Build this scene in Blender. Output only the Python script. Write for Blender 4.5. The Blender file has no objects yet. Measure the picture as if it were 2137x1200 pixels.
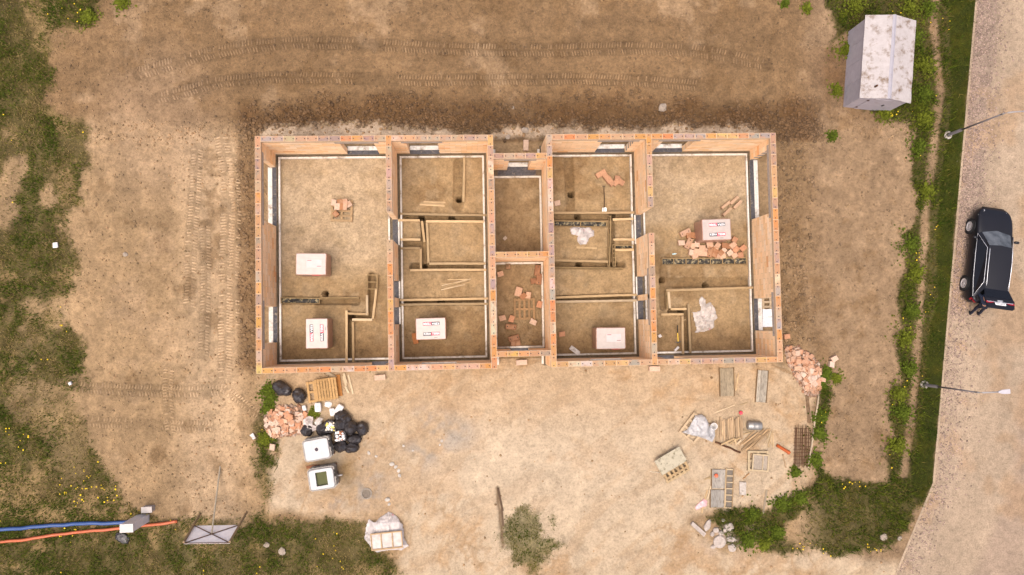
import bpy, bmesh, math, random
import numpy as np
from mathutils import Matrix, Vector, noise as mnoise
random.seed(7)
RNG = np.random.default_rng(11)
scene = bpy.context.scene
C = scene.collection
# ------------------------------------------------------------------ camera
F, AX, AY, YAW, CX, CY, CH = 1632.54, 0.0412395, -0.0520160, -0.0167477, -2.26882, -2.99467, 36.71524
ROT = (Matrix.Rotation(YAW, 3, 'Z') @ Matrix.Rotation(AX, 3, 'X') @ Matrix.Rotation(AY, 3, 'Y'))
cam_d = bpy.data.cameras.new('camera'); cam = bpy.data.objects.new('camera', cam_d); C.objects.link(cam)
cam_d.sensor_width = 36.0; cam_d.lens = F * 36.0 / 2137.0; cam_d.clip_end = 2000; cam_d.clip_start = .5
cam.matrix_world = Matrix.Translation((CX, CY, CH)) @ ROT.to_4x4()
scene.camera = cam
# ------------------------------------------------------------------ sky, sun, exposure (bright overcast)
SUN_EL, SUN_AZ = math.radians(74), math.radians(215)      # azimuth clockwise from +Y
w = bpy.data.worlds.new('World'); scene.world = w; w.use_nodes = True
nt = w.node_tree; bg = nt.nodes['Background']
sky = nt.nodes.new('ShaderNodeTexSky'); sky.sky_type = 'NISHITA'; sky.sun_disc = False
sky.sun_elevation = SUN_EL; sky.sun_rotation = SUN_AZ
sky.air_density = .55; sky.dust_density = 7.0; sky.ozone_density = .3
nt.links.new(sky.outputs[0], bg.inputs[0]); bg.inputs[1].default_value = .15
sd = bpy.data.lights.new('sun', 'SUN'); so = bpy.data.objects.new('sun', sd); C.objects.link(so)
sd.energy = 0.55; sd.angle = math.radians(70); sd.color = (1, .97, .92)
sdir = Vector((math.sin(SUN_AZ) * math.cos(SUN_EL), math.cos(SUN_AZ) * math.cos(SUN_EL), math.sin(SUN_EL)))
so.rotation_euler = sdir.to_track_quat('Z', 'Y').to_euler(); so.location = (0, 0, 60)
scene.view_settings.view_transform = 'Standard'; scene.view_settings.look = 'None'
scene.view_settings.gamma = 1; scene.view_settings.exposure = 1.05
# ------------------------------------------------------------------ pixel <-> ground helpers
GZ, FZ, HW, CO = -.20, -.12, 2.618, .238
def P(u, v, z=GZ):
    d = ROT @ Vector(((u - 1068.5) / F, -(v - 600) / F, -1)); s = (z - CH) / d.z
    return Vector((CX + d.x * s, CY + d.y * s))
RT = np.array(ROT.transposed())
def PX(x, y, z=GZ):
    d = RT @ np.stack([x - CX, y - CY, np.full_like(x, z - CH)]).reshape(3, -1)
    return 1068.5 - F * d[0] / d[2], 600 + F * d[1] / d[2]
def lin(c):
    return tuple((v / 255 / 12.92) if v / 255 <= .04045 else ((v / 255 + .055) / 1.055) ** 2.4 for v in c)
def col(r, g, b, k=.48):
    return tuple(min(.92, v * k) for v in lin((r, g, b)))
def jit(c, lo, hi, r=random):
    f = r.uniform(lo, hi); return tuple(min(.9, v * f) for v in c)
# ------------------------------------------------------------------ materials
def nodes(name):
    m = bpy.data.materials.new(name); m.use_nodes = True
    return m, m.node_tree, m.node_tree.nodes['Principled BSDF']
def N(t, typ, **kw):
    n = t.nodes.new(typ)
    for k, v in kw.items():
        if k.startswith('i_'): n.inputs[int(k[2:])].default_value = v
        else: setattr(n, k, v)
    return n
def ramp(t, src, stops):
    r = t.nodes.new('ShaderNodeValToRGB'); e = r.color_ramp.elements
    while len(e) < len(stops): e.new(.5)
    for q, (p, c) in zip(e, stops):
        q.position = p; q.color = (c, c, c, 1) if not isinstance(c, tuple) else (*c, 1)
    t.links.new(src, r.inputs[0]); return r.outputs[0]
def mul(t, a, b, fac=1.0, mode='MULTIPLY'):
    m = t.nodes.new('ShaderNodeMixRGB'); m.blend_type = mode; m.inputs[0].default_value = fac
    for i, q in ((1, a), (2, b)):
        if hasattr(q, 'is_output'): t.links.new(q, m.inputs[i])
        else: m.inputs[i].default_value = (*q, 1)
    return m.outputs[0]
def mixf(t, f, a, b):
    m = t.nodes.new('ShaderNodeMixRGB'); t.links.new(f, m.inputs[0])
    for i, q in ((1, a), (2, b)):
        if hasattr(q, 'is_output'): t.links.new(q, m.inputs[i])
        else: m.inputs[i].default_value = (*q, 1)
    return m.outputs[0]
def coords(t, stretch=(1, 1, 1), rnd=True):
    tc = t.nodes.new('ShaderNodeTexCoord'); mp = t.nodes.new('ShaderNodeMapping'); mp.inputs['Scale'].default_value = stretch
    t.links.new(tc.outputs['Object'], mp.inputs[0])
    if rnd:
        oi = t.nodes.new('ShaderNodeObjectInfo'); m = N(t, 'ShaderNodeMath', operation='MULTIPLY', i_1=37.0)
        t.links.new(oi.outputs['Random'], m.inputs[0]); t.links.new(m.outputs[0], mp.inputs['Location'])
    return mp.outputs[0]
def nz(t, co, scale, detail=5, rough=.6):
    n = N(t, 'ShaderNodeTexNoise'); n.inputs['Scale'].default_value = scale; n.inputs['Detail'].default_value = detail
    n.inputs['Roughness'].default_value = rough; t.links.new(co, n.inputs['Vector']); return n.outputs['Fac']
def bump(t, b, h, strength, dist=.02):
    n = N(t, 'ShaderNodeBump'); n.inputs['Strength'].default_value = strength; n.inputs['Distance'].default_value = dist
    t.links.new(h, n.inputs['Height']); t.links.new(n.outputs[0], b.inputs['Normal'])
def tint(t, mode, c):
    if mode == 'obj':
        return t.nodes.new('ShaderNodeObjectInfo').outputs['Color']
    if mode == 'attr':
        a = t.nodes.new('ShaderNodeAttribute'); a.attribute_name = 'Col'; return a.outputs['Color']
    r = t.nodes.new('ShaderNodeRGB'); r.outputs[0].default_value = (*c, 1); return r.outputs[0]
def M(name, c=None, mode='rgb', rough=.85, lo=.75, hi=1.2, scale=8, stretch=(1, 1, 1), bs=.25, bd=.01, metal=0, spec=.3, stain=None, stain_at=(.55, .7), stain_scale=5, coat=0):
    m, t, b = nodes(name)
    co = coords(t, stretch); n = nz(t, co, scale)
    base = mul(t, tint(t, mode, c), ramp(t, n, [(.3, lo), (.7, hi)]))
    if stain:
        s = nz(t, co, stain_scale, 8, .7)
        base = mixf(t, ramp(t, s, [(stain_at[0], 0.), (stain_at[1], 1.)]), base, stain)
    t.links.new(base, b.inputs['Base Color'])
    b.inputs['Roughness'].default_value = rough; b.inputs['Metallic'].default_value = metal
    b.inputs['Specular IOR Level'].default_value = spec; b.inputs['Coat Weight'].default_value = coat
    if bs: bump(t, b, nz(t, co, scale * 3), bs, bd)
    return m
MAT = {}
def earth(name, scale=1.0, grain=(.6, 1.22), bs=.8):
    m, t, b = nodes(name)
    co = coords(t, rnd=False)
    at_ = t.nodes.new('ShaderNodeAttribute'); at_.attribute_name = 'Col'; raw = at_.outputs['Color']
    base = mul(t, raw, ramp(t, nz(t, co, 1.6 * scale, 6, .65), [(.3, .86), (.7, 1.1)]))
    f = nz(t, co, 9 * scale, 8, .78)
    base = mul(t, base, ramp(t, f, [(.3, grain[0]), (.52, 1.0), (.72, grain[1])]))
    g3 = nz(t, co, 3.4 * scale, 10, .8); base = mul(t, base, ramp(t, g3, [(.36, .74), (.5, 1.0), (.66, 1.12)]))  # soil grain and mottling, which also paint in shadows of small clods
    v = N(t, 'ShaderNodeTexVoronoi'); v.inputs['Scale'].default_value = 6.5; t.links.new(co, v.inputs['Vector'])
    gate = ramp(t, nz(t, co, 1.1, 3), [(.5, 0.), (.62, 1.)])
    spot = ramp(t, v.outputs['Distance'], [(.10, 1.), (.22, 0.)])
    mm = N(t, 'ShaderNodeMath', operation='MULTIPLY'); t.links.new(gate, mm.inputs[0]); t.links.new(spot, mm.inputs[1])
    m2 = N(t, 'ShaderNodeMath', operation='MULTIPLY', i_1=.5); t.links.new(mm.outputs[0], m2.inputs[0])
    base = mixf(t, m2.outputs[0], base, mul(t, base, (.5, .47, .42)))  # dark specks: small clod shadows put into the soil colour
    v2 = N(t, 'ShaderNodeTexVoronoi'); v2.inputs['Scale'].default_value = 9; t.links.new(co, v2.inputs['Vector'])
    peb = ramp(t, v2.outputs['Distance'], [(.05, 1.), (.10, 0.)])
    sel = N(t, 'ShaderNodeSeparateColor'); t.links.new(v2.outputs['Color'], sel.inputs[0])
    g2 = ramp(t, sel.outputs[0], [(.86, 0.), (.9, 1.)])
    mp = N(t, 'ShaderNodeMath', operation='MULTIPLY'); t.links.new(peb, mp.inputs[0]); t.links.new(g2, mp.inputs[1])
    base = mixf(t, mp.outputs[0], base, col(225, 205, 180))
    base = mixf(t, at_.outputs['Alpha'], raw, base)
    t.links.new(base, b.inputs['Base Color']); b.inputs['Roughness'].default_value = .95; b.inputs['Specular IOR Level'].default_value = .12
    bump(t, b, f, bs, .06)
    return m
MAT['earth'] = earth('earth_mat')
MAT['floor_sand'] = earth('floor_sand_mat', 1.2, (.62, 1.22), .6)
MAT['road'] = earth('road_mat', 1.6, (.66, 1.2), .5)
MAT['clod'] = M('clod_mat', mode='attr', scale=14, lo=.7, hi=1.25, bs=.5)
MAT['grass'] = M('grass_mat', mode='attr', scale=2, lo=.85, hi=1.15, bs=0, rough=.8, spec=.05)
MAT['brick'] = M('brick_mat', mode='obj', scale=14, lo=.8, hi=1.15, bs=.3)
MAT['brickwall'] = M('brickwall_mat', mode='attr', scale=5, stretch=(1, 1, 4), lo=.85, hi=1.12, bs=.3)
MAT['mortar'] = M('mortar_mat', col(205, 190, 175), scale=10)
MAT['concrete'] = M('concrete_mat', mode='obj', scale=9, lo=.75, hi=1.15, stain=col(120, 105, 85), stain_at=(.55, .8))
MAT['wood'] = M('wood_mat', mode='obj', scale=7, stretch=(.6, 6, 6), lo=.68, hi=1.2, stain=col(110, 80, 50), stain_at=(.62, .85), stain_scale=3)
MAT['bitumen'] = M('bitumen_mat', col(92, 88, 90), scale=8, lo=.6, hi=1.5, rough=.6, stain=col(190, 170, 140), stain_at=(.56, .72), stain_scale=6)
MAT['dirty_bitumen'] = M('dirty_bitumen_mat', col(58, 54, 48), scale=8, lo=.5, hi=1.6, rough=.6, stain=col(205, 185, 140), stain_at=(.5, .62), stain_scale=7)
MAT['foam'] = M('foam_mat', mode='obj', scale=12, lo=.8, hi=1.15, stain=col(150, 125, 90), stain_at=(.52, .7), stain_scale=2.2)
MAT['foundation'] = M('foundation_mat', col(140, 122, 96), scale=7, lo=.6, hi=1.2, stain=col(70, 66, 62), stain_at=(.55, .7))
MAT['paint'] = M('paint_mat', mode='obj', scale=6, lo=.92, hi=1.06, rough=.5, bs=.05)
MAT['plastic'] = M('plastic_mat', mode='obj', scale=5, lo=.9, hi=1.06, rough=.4, bs=.08, spec=.4)
MAT['film'] = M('film_mat', mode='obj', scale=7, lo=.85, hi=1.1, rough=.3, bs=.3, spec=.5)
MAT['bag'] = M('bag_mat', col(46, 42, 42, .9), scale=12, lo=.7, hi=1.5, rough=.24, bs=.6, bd=.02, spec=.5)
MAT['metal'] = M('metal_mat', mode='obj', scale=10, lo=.85, hi=1.1, rough=.45, metal=.6, bs=.05)
MAT['rust'] = M('rust_mat', col(112, 74, 48), scale=20, lo=.6, hi=1.3, rough=.9)
MAT['shed'] = M('shed_mat', mode='obj', scale=4, lo=.9, hi=1.07, rough=.55, bs=.1, stain=col(150, 115, 85), stain_at=(.6, .85), stain_scale=1.6)
MAT['shed_roof'] = M('shed_roof_mat', mode='obj', scale=5, lo=.88, hi=1.07, rough=.6, bs=.2, stain=col(140, 112, 84), stain_at=(.5, .68), stain_scale=2.2)
MAT['carpaint'] = M('carpaint_mat', (.009, .009, .012), scale=2, lo=.95, hi=1.05, rough=.3, bs=0, spec=.25, coat=.1)
MAT['dark'] = M('dark_mat', (.012, .012, .013), scale=8, rough=.7, bs=0)
MAT['rubber'] = M('rubber_mat', (.02, .02, .02), scale=8, rough=.8, bs=.1)
MAT['glass'] = M('glass_mat', (.006, .006, .008), scale=3, lo=.9, hi=1.1, rough=.06, bs=0, spec=.3)
MAT['lamp'] = M('lamp_mat', mode='obj', scale=6, rough=.12, bs=0, spec=.6, lo=.95, hi=1.05)
MAT['chrome'] = M('chrome_mat', (.85, .85, .87), scale=4, lo=.97, hi=1.02, rough=.25, metal=.5, bs=0)
MAT['cloth'] = M('cloth_mat', mode='obj', scale=30, lo=.8, hi=1.15, rough=.95, bs=.3)
MAT['skin'] = M('skin_mat', col(205, 150, 120), scale=20, lo=.93, hi=1.05, rough=.6, bs=0)
MAT['leaf'] = M('leaf_mat', mode='attr', scale=6, lo=.8, hi=1.15, rough=.75, bs=0, spec=.06)
def brick_top_mat():
    m, t, b = nodes('brick_top_mat')
    tc = t.nodes.new('ShaderNodeTexCoord'); sx = N(t, 'ShaderNodeSeparateXYZ'); t.links.new(tc.outputs['Object'], sx.inputs[0])
    def wave(src, k):
        a = N(t, 'ShaderNodeMath', operation='MULTIPLY', i_1=k); t.links.new(src, a.inputs[0])
        s = N(t, 'ShaderNodeMath', operation='SINE'); t.links.new(a.outputs[0], s.inputs[0]); return s.outputs[0]
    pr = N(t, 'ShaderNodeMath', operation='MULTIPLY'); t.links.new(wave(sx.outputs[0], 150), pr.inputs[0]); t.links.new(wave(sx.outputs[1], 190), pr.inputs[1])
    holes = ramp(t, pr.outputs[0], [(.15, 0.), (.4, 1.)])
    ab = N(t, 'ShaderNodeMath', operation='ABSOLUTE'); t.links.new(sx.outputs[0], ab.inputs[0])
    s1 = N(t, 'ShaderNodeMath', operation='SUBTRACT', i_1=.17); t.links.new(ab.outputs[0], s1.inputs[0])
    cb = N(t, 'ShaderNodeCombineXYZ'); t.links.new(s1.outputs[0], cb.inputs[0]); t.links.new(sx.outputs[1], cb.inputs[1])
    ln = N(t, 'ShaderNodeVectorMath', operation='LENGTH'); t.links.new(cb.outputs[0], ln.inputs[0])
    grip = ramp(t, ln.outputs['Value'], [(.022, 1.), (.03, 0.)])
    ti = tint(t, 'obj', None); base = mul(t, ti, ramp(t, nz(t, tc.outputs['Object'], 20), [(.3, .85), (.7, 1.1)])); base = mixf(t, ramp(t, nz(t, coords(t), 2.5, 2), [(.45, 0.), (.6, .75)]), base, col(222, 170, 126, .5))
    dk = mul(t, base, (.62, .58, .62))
    base = mixf(t, holes, base, dk); base = mixf(t, grip, base, (.03, .02, .02))  # face is flat: the dark inside perforations and grip holes is painted
    t.links.new(base, b.inputs['Base Color']); b.inputs['Roughness'].default_value = .9
    return m
MAT['brick_top'] = brick_top_mat()
# ------------------------------------------------------------------ mesh helpers
class B:
    def __init__(s): s.v = []; s.f = []; s.c = []; s.m = []
    def add(s, vs, fs, c=None, mi=0):
        o = len(s.v); s.v += [tuple(q) for q in vs]; s.f += [tuple(i + o for i in f) for f in fs]
        s.c += [c] * len(fs); s.m += [mi] * len(fs); return s
    def box(s, x0, x1, y0, y1, z0, z1, mat=None, c=None, j=0, mi=0):
        vs = [Vector((x, y, z)) for z in (z0, z1) for x, y in ((x0, y0), (x1, y0), (x1, y1), (x0, y1))]
        if j: vs = [q + Vector((random.uniform(-j, j), random.uniform(-j, j), random.uniform(-j, j))) for q in vs]
        if mat is not None: vs = [mat @ q for q in vs]
        return s.add(vs, [(3, 2, 1, 0), (4, 5, 6, 7), (0, 1, 5, 4), (1, 2, 6, 5), (2, 3, 7, 6), (3, 0, 4, 7)], c, mi)
    def tube(s, pts, r, n=8, cap=True, c=None):
        pts = [Vector(q) for q in pts]; k = len(pts); rs = r if isinstance(r, (list, tuple)) else [r] * k; o = []
        for i, q in enumerate(pts):
            d = (pts[min(i + 1, k - 1)] - pts[max(i - 1, 0)]).normalized()
            a = d.cross(Vector((0, 0, 1)) if abs(d.z) < .9 else Vector((1, 0, 0))).normalized(); b = d.cross(a)
            o += [q + (a * math.cos(2 * math.pi * t / n) + b * math.sin(2 * math.pi * t / n)) * rs[i] for t in range(n)]
        fs = [(i * n + t, i * n + (t + 1) % n, (i + 1) * n + (t + 1) % n, (i + 1) * n + t) for i in range(k - 1) for t in range(n)]
        if cap: fs += [tuple(range(n))[::-1], tuple((k - 1) * n + t for t in range(n))]
        return s.add(o, fs, c)
    def lathe(s, prof, n=16, c=None, mat=None):
        o = [Vector((r * math.cos(2 * math.pi * t / n), r * math.sin(2 * math.pi * t / n), z)) for r, z in prof for t in range(n)]
        if mat is not None: o = [mat @ q for q in o]
        k = len(prof)
        fs = [(i * n + t, i * n + (t + 1) % n, (i + 1) * n + (t + 1) % n, (i + 1) * n + t) for i in range(k - 1) for t in range(n)]
        return s.add(o, fs, c)
    def poly(s, pts, th, c=None):
        """flat outline pts [(x,y,z)] given thickness th downward"""
        n = len(pts); lo = [(q[0], q[1], q[2] - th) for q in pts]
        return s.add(list(pts) + lo, [tuple(range(n)), tuple(range(2 * n - 1, n - 1, -1))] + [(i, i + n, (i + 1) % n + n, (i + 1) % n) for i in range(n)], c)
    def mesh(s, name, mats, smooth=False):
        me = bpy.data.meshes.new(name); me.from_pydata(s.v, [], s.f)
        for mm in (mats if isinstance(mats, (list, tuple)) else [mats]): me.materials.append(MAT[mm] if isinstance(mm, str) else mm)
        if any(s.m): me.polygons.foreach_set('material_index', s.m)
        if any(q is not None for q in s.c):
            a = me.color_attributes.new('Col', 'FLOAT_COLOR', 'CORNER'); buf = []
            for f, q in zip(s.f, s.c): buf += [*(q or (.5, .5, .5)), 1.0] * len(f)
            a.data.foreach_set('color', buf)
        bm = bmesh.new(); bm.from_mesh(me); bmesh.ops.recalc_face_normals(bm, faces=bm.faces); bm.to_mesh(me); bm.free()
        if smooth: me.polygons.foreach_set('use_smooth', [True] * len(me.polygons))
        me.update(); return me
    def make(s, name, mats, parent=None, color=None, smooth=False):
        return obj(name, s.mesh(name, mats, smooth), parent, color)
def obj(name, me, parent=None, color=None, loc=None, rot=None):
    o = bpy.data.objects.new(name, me); C.objects.link(o)
    if parent: o.parent = parent
    if color: o.color = (*color, 1)
    if loc is not None: o.location = loc
    if rot is not None: o.rotation_euler = rot
    return o
def tag(o, label, cat, group=None):
    o['label'] = label; o['category'] = cat
    if group: o['group'] = group
    return o
def thing(name, label, cat, loc=(0, 0, 0), rz=0, group=None):
    o = bpy.data.objects.new(name, None); C.objects.link(o); o.location = loc; o.rotation_euler = (0, 0, rz); o.empty_display_size = .2
    return tag(o, label, cat, group)
def kind(o, k): o['kind'] = k; return o
def big_mesh(name, V, Fq, mat, colr=None, smooth=False):
    """numpy verts (n,3), faces (m,k) all of k corners, per-vertex colour"""
    me = bpy.data.meshes.new(name); k = Fq.shape[1]
    me.vertices.add(len(V)); me.vertices.foreach_set('co', V.astype(np.float32).ravel())
    me.loops.add(Fq.size); me.loops.foreach_set('vertex_index', Fq.astype(np.int32).ravel())
    me.polygons.add(len(Fq)); me.polygons.foreach_set('loop_start', np.arange(0, Fq.size, k, dtype=np.int32))
    if smooth: me.polygons.foreach_set('use_smooth', np.ones(len(Fq), dtype=bool))
    me.update(calc_edges=True)
    if colr is not None:
        a = me.color_attributes.new('Col', 'FLOAT_COLOR', 'POINT')
        a.data.foreach_set('color', (colr if colr.shape[1] == 4 else np.concatenate([colr, np.ones((len(colr), 1))], 1)).astype(np.float32).ravel())
    me.materials.append(MAT[mat]); return obj(name, me)
# ------------------------------------------------------------------ numpy noise and masks
TAB = np.random.default_rng(5).random((256, 256))
def vn(x, y):
    xi = np.floor(x).astype(int); yi = np.floor(y).astype(int); fx = x - xi; fy = y - yi
    fx = fx * fx * (3 - 2 * fx); fy = fy * fy * (3 - 2 * fy)
    a = TAB[xi % 256, yi % 256]; b = TAB[(xi + 1) % 256, yi % 256]; c = TAB[xi % 256, (yi + 1) % 256]; d = TAB[(xi + 1) % 256, (yi + 1) % 256]
    return a * (1 - fx) * (1 - fy) + b * fx * (1 - fy) + c * (1 - fx) * fy + d * fx * fy
def fbm(x, y, s, o=4, seed=0, g=.55):
    r = np.zeros_like(x); a = 1.0; t = 0
    for i in range(o):
        k = s * 2 ** i; r += a * vn(x * k + 17.3 * (i + seed), y * k + 9.1 * (i + 2 * seed)); t += a; a *= g
    return r / t - .5
def sdist(u, v, poly):
    """signed distance in pixels, positive inside"""
    d = np.full(u.shape, 1e9); ins = np.zeros(u.shape, bool); n = len(poly)
    for i in range(n):
        x0, y0 = poly[i]; x1, y1 = poly[(i + 1) % n]; dx, dy = x1 - x0, y1 - y0
        t = np.clip(((u - x0) * dx + (v - y0) * dy) / (dx * dx + dy * dy + 1e-9), 0, 1)
        d = np.minimum(d, np.hypot(u - x0 - t * dx, v - y0 - t * dy))
        if dy: ins ^= ((y0 > v) != (y1 > v)) & (u < dx * (v - y0) / dy + x0)
    return np.where(ins, d, -d)
def seg(u, v, pts):
    d = np.full(u.shape, 1e9)
    for (x0, y0), (x1, y1) in zip(pts[:-1], pts[1:]):
        dx, dy = x1 - x0, y1 - y0; t = np.clip(((u - x0) * dx + (v - y0) * dy) / (dx * dx + dy * dy + 1e-9), 0, 1)
        d = np.minimum(d, np.hypot(u - x0 - t * dx, v - y0 - t * dy))
    return d
def sst(a, b, x):
    t = np.clip((x - a) / (b - a), 0, 1); return t * t * (3 - 2 * t)
# ------------------------------------------------------------------ zones of the ground, traced on the photograph
Z_YARD = [(545, 786), (556, 850), (566, 930), (560, 1000), (562, 1065), (640, 1072), (720, 1078), (850, 1090), (835, 1150), (820, 1260), (1960, 1260), (1870, 1170), (1700, 1150), (1560, 1165), (1500, 1150), (1430, 1080), (1500, 1065), (1640, 1060), (1690, 990), (1690, 900), (1700, 830), (1645, 765), (1400, 730), (800, 730)]
Z_RIM = [(538, 284), (556, 264), (700, 262), (860, 268), (1000, 276), (1130, 262), (1300, 272), (1420, 262), (1540, 268), (1615, 276), (1640, 320), (1600, 360), (560, 360)]
Z_GRASS_L = [(-500, -400), (250, -400), (215, 0), (205, 45), (150, 70), (120, 130), (105, 210), (180, 260), (178, 330), (160, 420), (120, 470), (172, 540), (130, 620), (150, 680), (182, 705), (183, 790), (160, 815), (190, 900), (212, 950), (238, 1010), (252, 1068), (330, 1085), (420, 1075), (480, 1090), (535, 1062), (545, 1000), (540, 900), (550, 800), (562, 800), (560, 900), (564, 1000), (565, 1072), (640, 1080), (755, 1092), (790, 1150), (820, 1185), (835, 1400), (-500, 1500)]
Z_PATCH = [(1060, 1090), (1100, 1072), (1140, 1085), (1135, 1120), (1160, 1140), (1150, 1160), (1110, 1178), (1065, 1180), (1055, 1130)]
Z_GRASS_R = [(1715, -300), (1725, 5), (1745, 60), (1735, 105), (1752, 175), (1765, 225), (1840, 236), (1900, 262), (1912, 300), (1893, 320), (1912, 400), (1915, 440), (1883, 485), (1890, 560), (1870, 610), (1882, 690), (1862, 720), (1878, 800), (1852, 830), (1862, 900), (1848, 960), (1850, 1005), (1770, 998), (1720, 985), (1708, 900), (1715, 820), (1690, 770), (1706, 760), (1728, 820), (1716, 900), (1700, 985), (1690, 1010), (1650, 1040), (1600, 1065), (1500, 1062), (1475, 1080), (1515, 1110), (1530, 1150), (1600, 1150), (1640, 1165), (1700, 1150), (1760, 1165), (1850, 1150), (1893, 1110), (1948, 1008), (2040, -8), (2075, -300)]
Z_LAWN = [(1985, -300), (1978, 60), (1985, 200), (1960, 380), (1950, 500), (1955, 620), (1935, 700), (1930, 800), (1915, 900), (1900, 990), (1905, 1040), (1926, 1045), (1948, 1008), (2040, -8), (2068, -300)]
Z_SHEDBARE = [(1735, 90), (1760, 240), (1800, 236), (1775, 60)]
KERB = [(2064, -300), (2038, -8), (1948, 1008), (1866, 1205), (1780, 1420)]
# ------------------------------------------------------------------ ground sheet
def grass_masks(x, y, u, v):
    wob = 46 * fbm(x, y, .5, 4, 3) + 34 * fbm(x, y, 1.9, 4, 4) + 22 * fbm(x, y, 6, 2, 5)
    gl = sst(-14, 16, sdist(u, v, Z_GRASS_L) + wob * 1.1)
    bare = sst(.02, .12, fbm(x, y, .42, 4, 9) - .05) * sst(1250, 500, v)
    gl = gl * (1 - .9 * bare)
    pt = sst(-10, 14, sdist(u, v, Z_PATCH) + wob * 1.3)
    gr = sst(-3, 7, sdist(u, v, Z_GRASS_R) + wob * .55)
    mid = seg(u, v, [(1955, -200), (1948, 60), (1962, 190), (1945, 330), (1930, 440), (1925, 560), (1915, 700), (1905, 850), (1885, 990)])
    gr = gr * (1 - .95 * sst(15, 6, mid + 24 * np.abs(fbm(x, y, .6, 3, 21))))
    gr = gr * (1 - .95 * sst(-.03, .08, fbm(x, y, .7, 4, 31)) * sst(1010, 1060, v) * (1 - .9 * sst(1650, 1730, u)))
    gr = gr * (1 - sst(-4, 4, sdist(u, v, Z_SHEDBARE)))
    lw = sst(-2, 5, sdist(u, v, Z_LAWN) + wob * .15)
    return gl, pt, gr, lw
TRACKS = [  # (pixel polyline, half width px, rows)
    ([(290, 152), (370, 130), (440, 110), (520, 96), (620, 88), (720, 90), (860, 98), (1000, 103), (1140, 105), (1300, 100), (1440, 104), (1530, 118), (1600, 135)], 11),
    ([(330, 205), (450, 172), (560, 160), (720, 163), (900, 168), (1050, 166), (1200, 164), (1350, 170), (1480, 180)], 10),
    ([(462, 285), (474, 360), (476, 440), (472, 540), (470, 640), (470, 790)], 12),
    ([(488, 330), (494, 440), (488, 560), (490, 680)], 9),
    ([(412, 310), (408, 400), (402, 470), (398, 540), (396, 640)], 10),
    ([(428, 470), (430, 600), (424, 740)], 9),
    ([(352, 770), (350, 830), (356, 900)], 9),
    ([(165, 808), (300, 815), (400, 817), (470, 812)], 10),
    ([(188, 880), (320, 886), (440, 890)], 9),
    ([(455, 800), (520, 850), (560, 880)], 8),
]
X0, X1, Y0, Y1, ST = -27.5, 28.5, -18.5, 15.5, .07
gx = np.arange(X0, X1 + ST / 2, ST); gy = np.arange(Y0, Y1 + ST / 2, ST)
GX, GY = np.meshgrid(gx, gy); x = GX.ravel(); y = GY.ravel(); U, V = PX(x, y)
gl, pt, gr, lw = grass_masks(x, y, U, V)
n1 = fbm(x, y, .35, 5, 1); n2 = fbm(x, y, 1.3, 4, 2); n3 = fbm(x, y, 3.7, 4, 6)
def lerp(a, b, t): return a * (1 - t[:, None]) + np.array(b)[None, :] * t[:, None]
cl = np.tile(np.array(col(196, 161, 119)), (len(x), 1))
wobb = 30 * n1 + 26 * n2
cl = lerp(cl, col(152, 118, 82), sst(300, 235, V + wobb * 1.5) * .75)                           # browner graded soil to the north
cl = lerp(cl, col(176, 144, 110), sst(1650, 1720, U) * .85)
cl = lerp(cl, col(222, 188, 148), sst(330, 420, U + wobb) * sst(530, 470, U) * sst(240, 310, V) * .7)   # packed haul way to the west
cl = lerp(cl, col(214, 178, 142), sst(180, 60, np.hypot(U - 330, (V - 260) * .8)) * .35)
cl = lerp(cl, col(150, 116, 78), sst(.06, .22, fbm(x, y, .8, 5, 81, .7)) * .55); cl = lerp(cl, col(214, 178, 138), sst(.06, .22, fbm(x, y, .6, 5, 83, .65)) * .4)
sth = fbm(x * .14, y * 1.15, 1.0, 5, 101); stv = fbm(x * 1.15, y * .14, 1.0, 5, 103)
wN = sst(330, 250, V); cl *= 1 + (.55 * sth * wN + .5 * stv * (1 - wN) * sst(620, 480, U))[:, None]
yard = sst(-14, 16, sdist(U, V, Z_YARD) + wobb * .5)
cl = lerp(cl, col(230, 202, 166), yard)
cl = lerp(cl, col(196, 152, 104), yard * sst(.03, .18, n1 + .5 * n2) * .5)                      # wheel-scuffed ochre patches
ad = fbm(x * .8 + y * .6, (y * .8 - x * .6) * 3.2, .5, 4, 14)
cl = lerp(cl, col(186, 142, 95), yard * sst(.05, .2, ad) * .28)
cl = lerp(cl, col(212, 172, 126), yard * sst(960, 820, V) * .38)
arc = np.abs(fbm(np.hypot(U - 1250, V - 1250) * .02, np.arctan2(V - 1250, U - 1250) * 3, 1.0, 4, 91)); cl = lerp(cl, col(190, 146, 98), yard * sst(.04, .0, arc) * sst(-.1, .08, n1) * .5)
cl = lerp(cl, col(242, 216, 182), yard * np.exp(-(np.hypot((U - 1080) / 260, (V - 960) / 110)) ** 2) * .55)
cl = lerp(cl, col(190, 178, 162), np.exp(-(seg(U, V, [(880, 880), (960, 905), (850, 960), (790, 985)]) / 34) ** 2) * sst(-.1, .2, n2) * .8)
cl = lerp(cl, col(170, 160, 148), np.exp(-(np.hypot(U - 765, V - 1025) / 34) ** 2) * sst(-.15, .15, n3) * .8)
cl = lerp(cl, col(165, 150, 135), np.exp(-(np.hypot(U - 695, V - 1043) / 24) ** 2) * sst(-.1, .1, n3) * .7)
cl = lerp(cl, col(150, 118, 70), np.exp(-(np.hypot(U - 722, (V - 985) * .6) / 20) ** 2) * .7)
rim = sst(-8, 10, sdist(U, V, Z_RIM) + 26 * n2 + 18 * n3)
north = sst(180, 236, V + 60 * n1 + 40 * n2) * sst(300, 292, V) * sst(470, 520, U) * sst(1735, 1690, U + 40 * n2)
west = sst(486, 506, U + 16 * n2) * sst(560, 540, U) * sst(275, 300, V) * sst(800, 760, V + 50 * n1)
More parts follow.
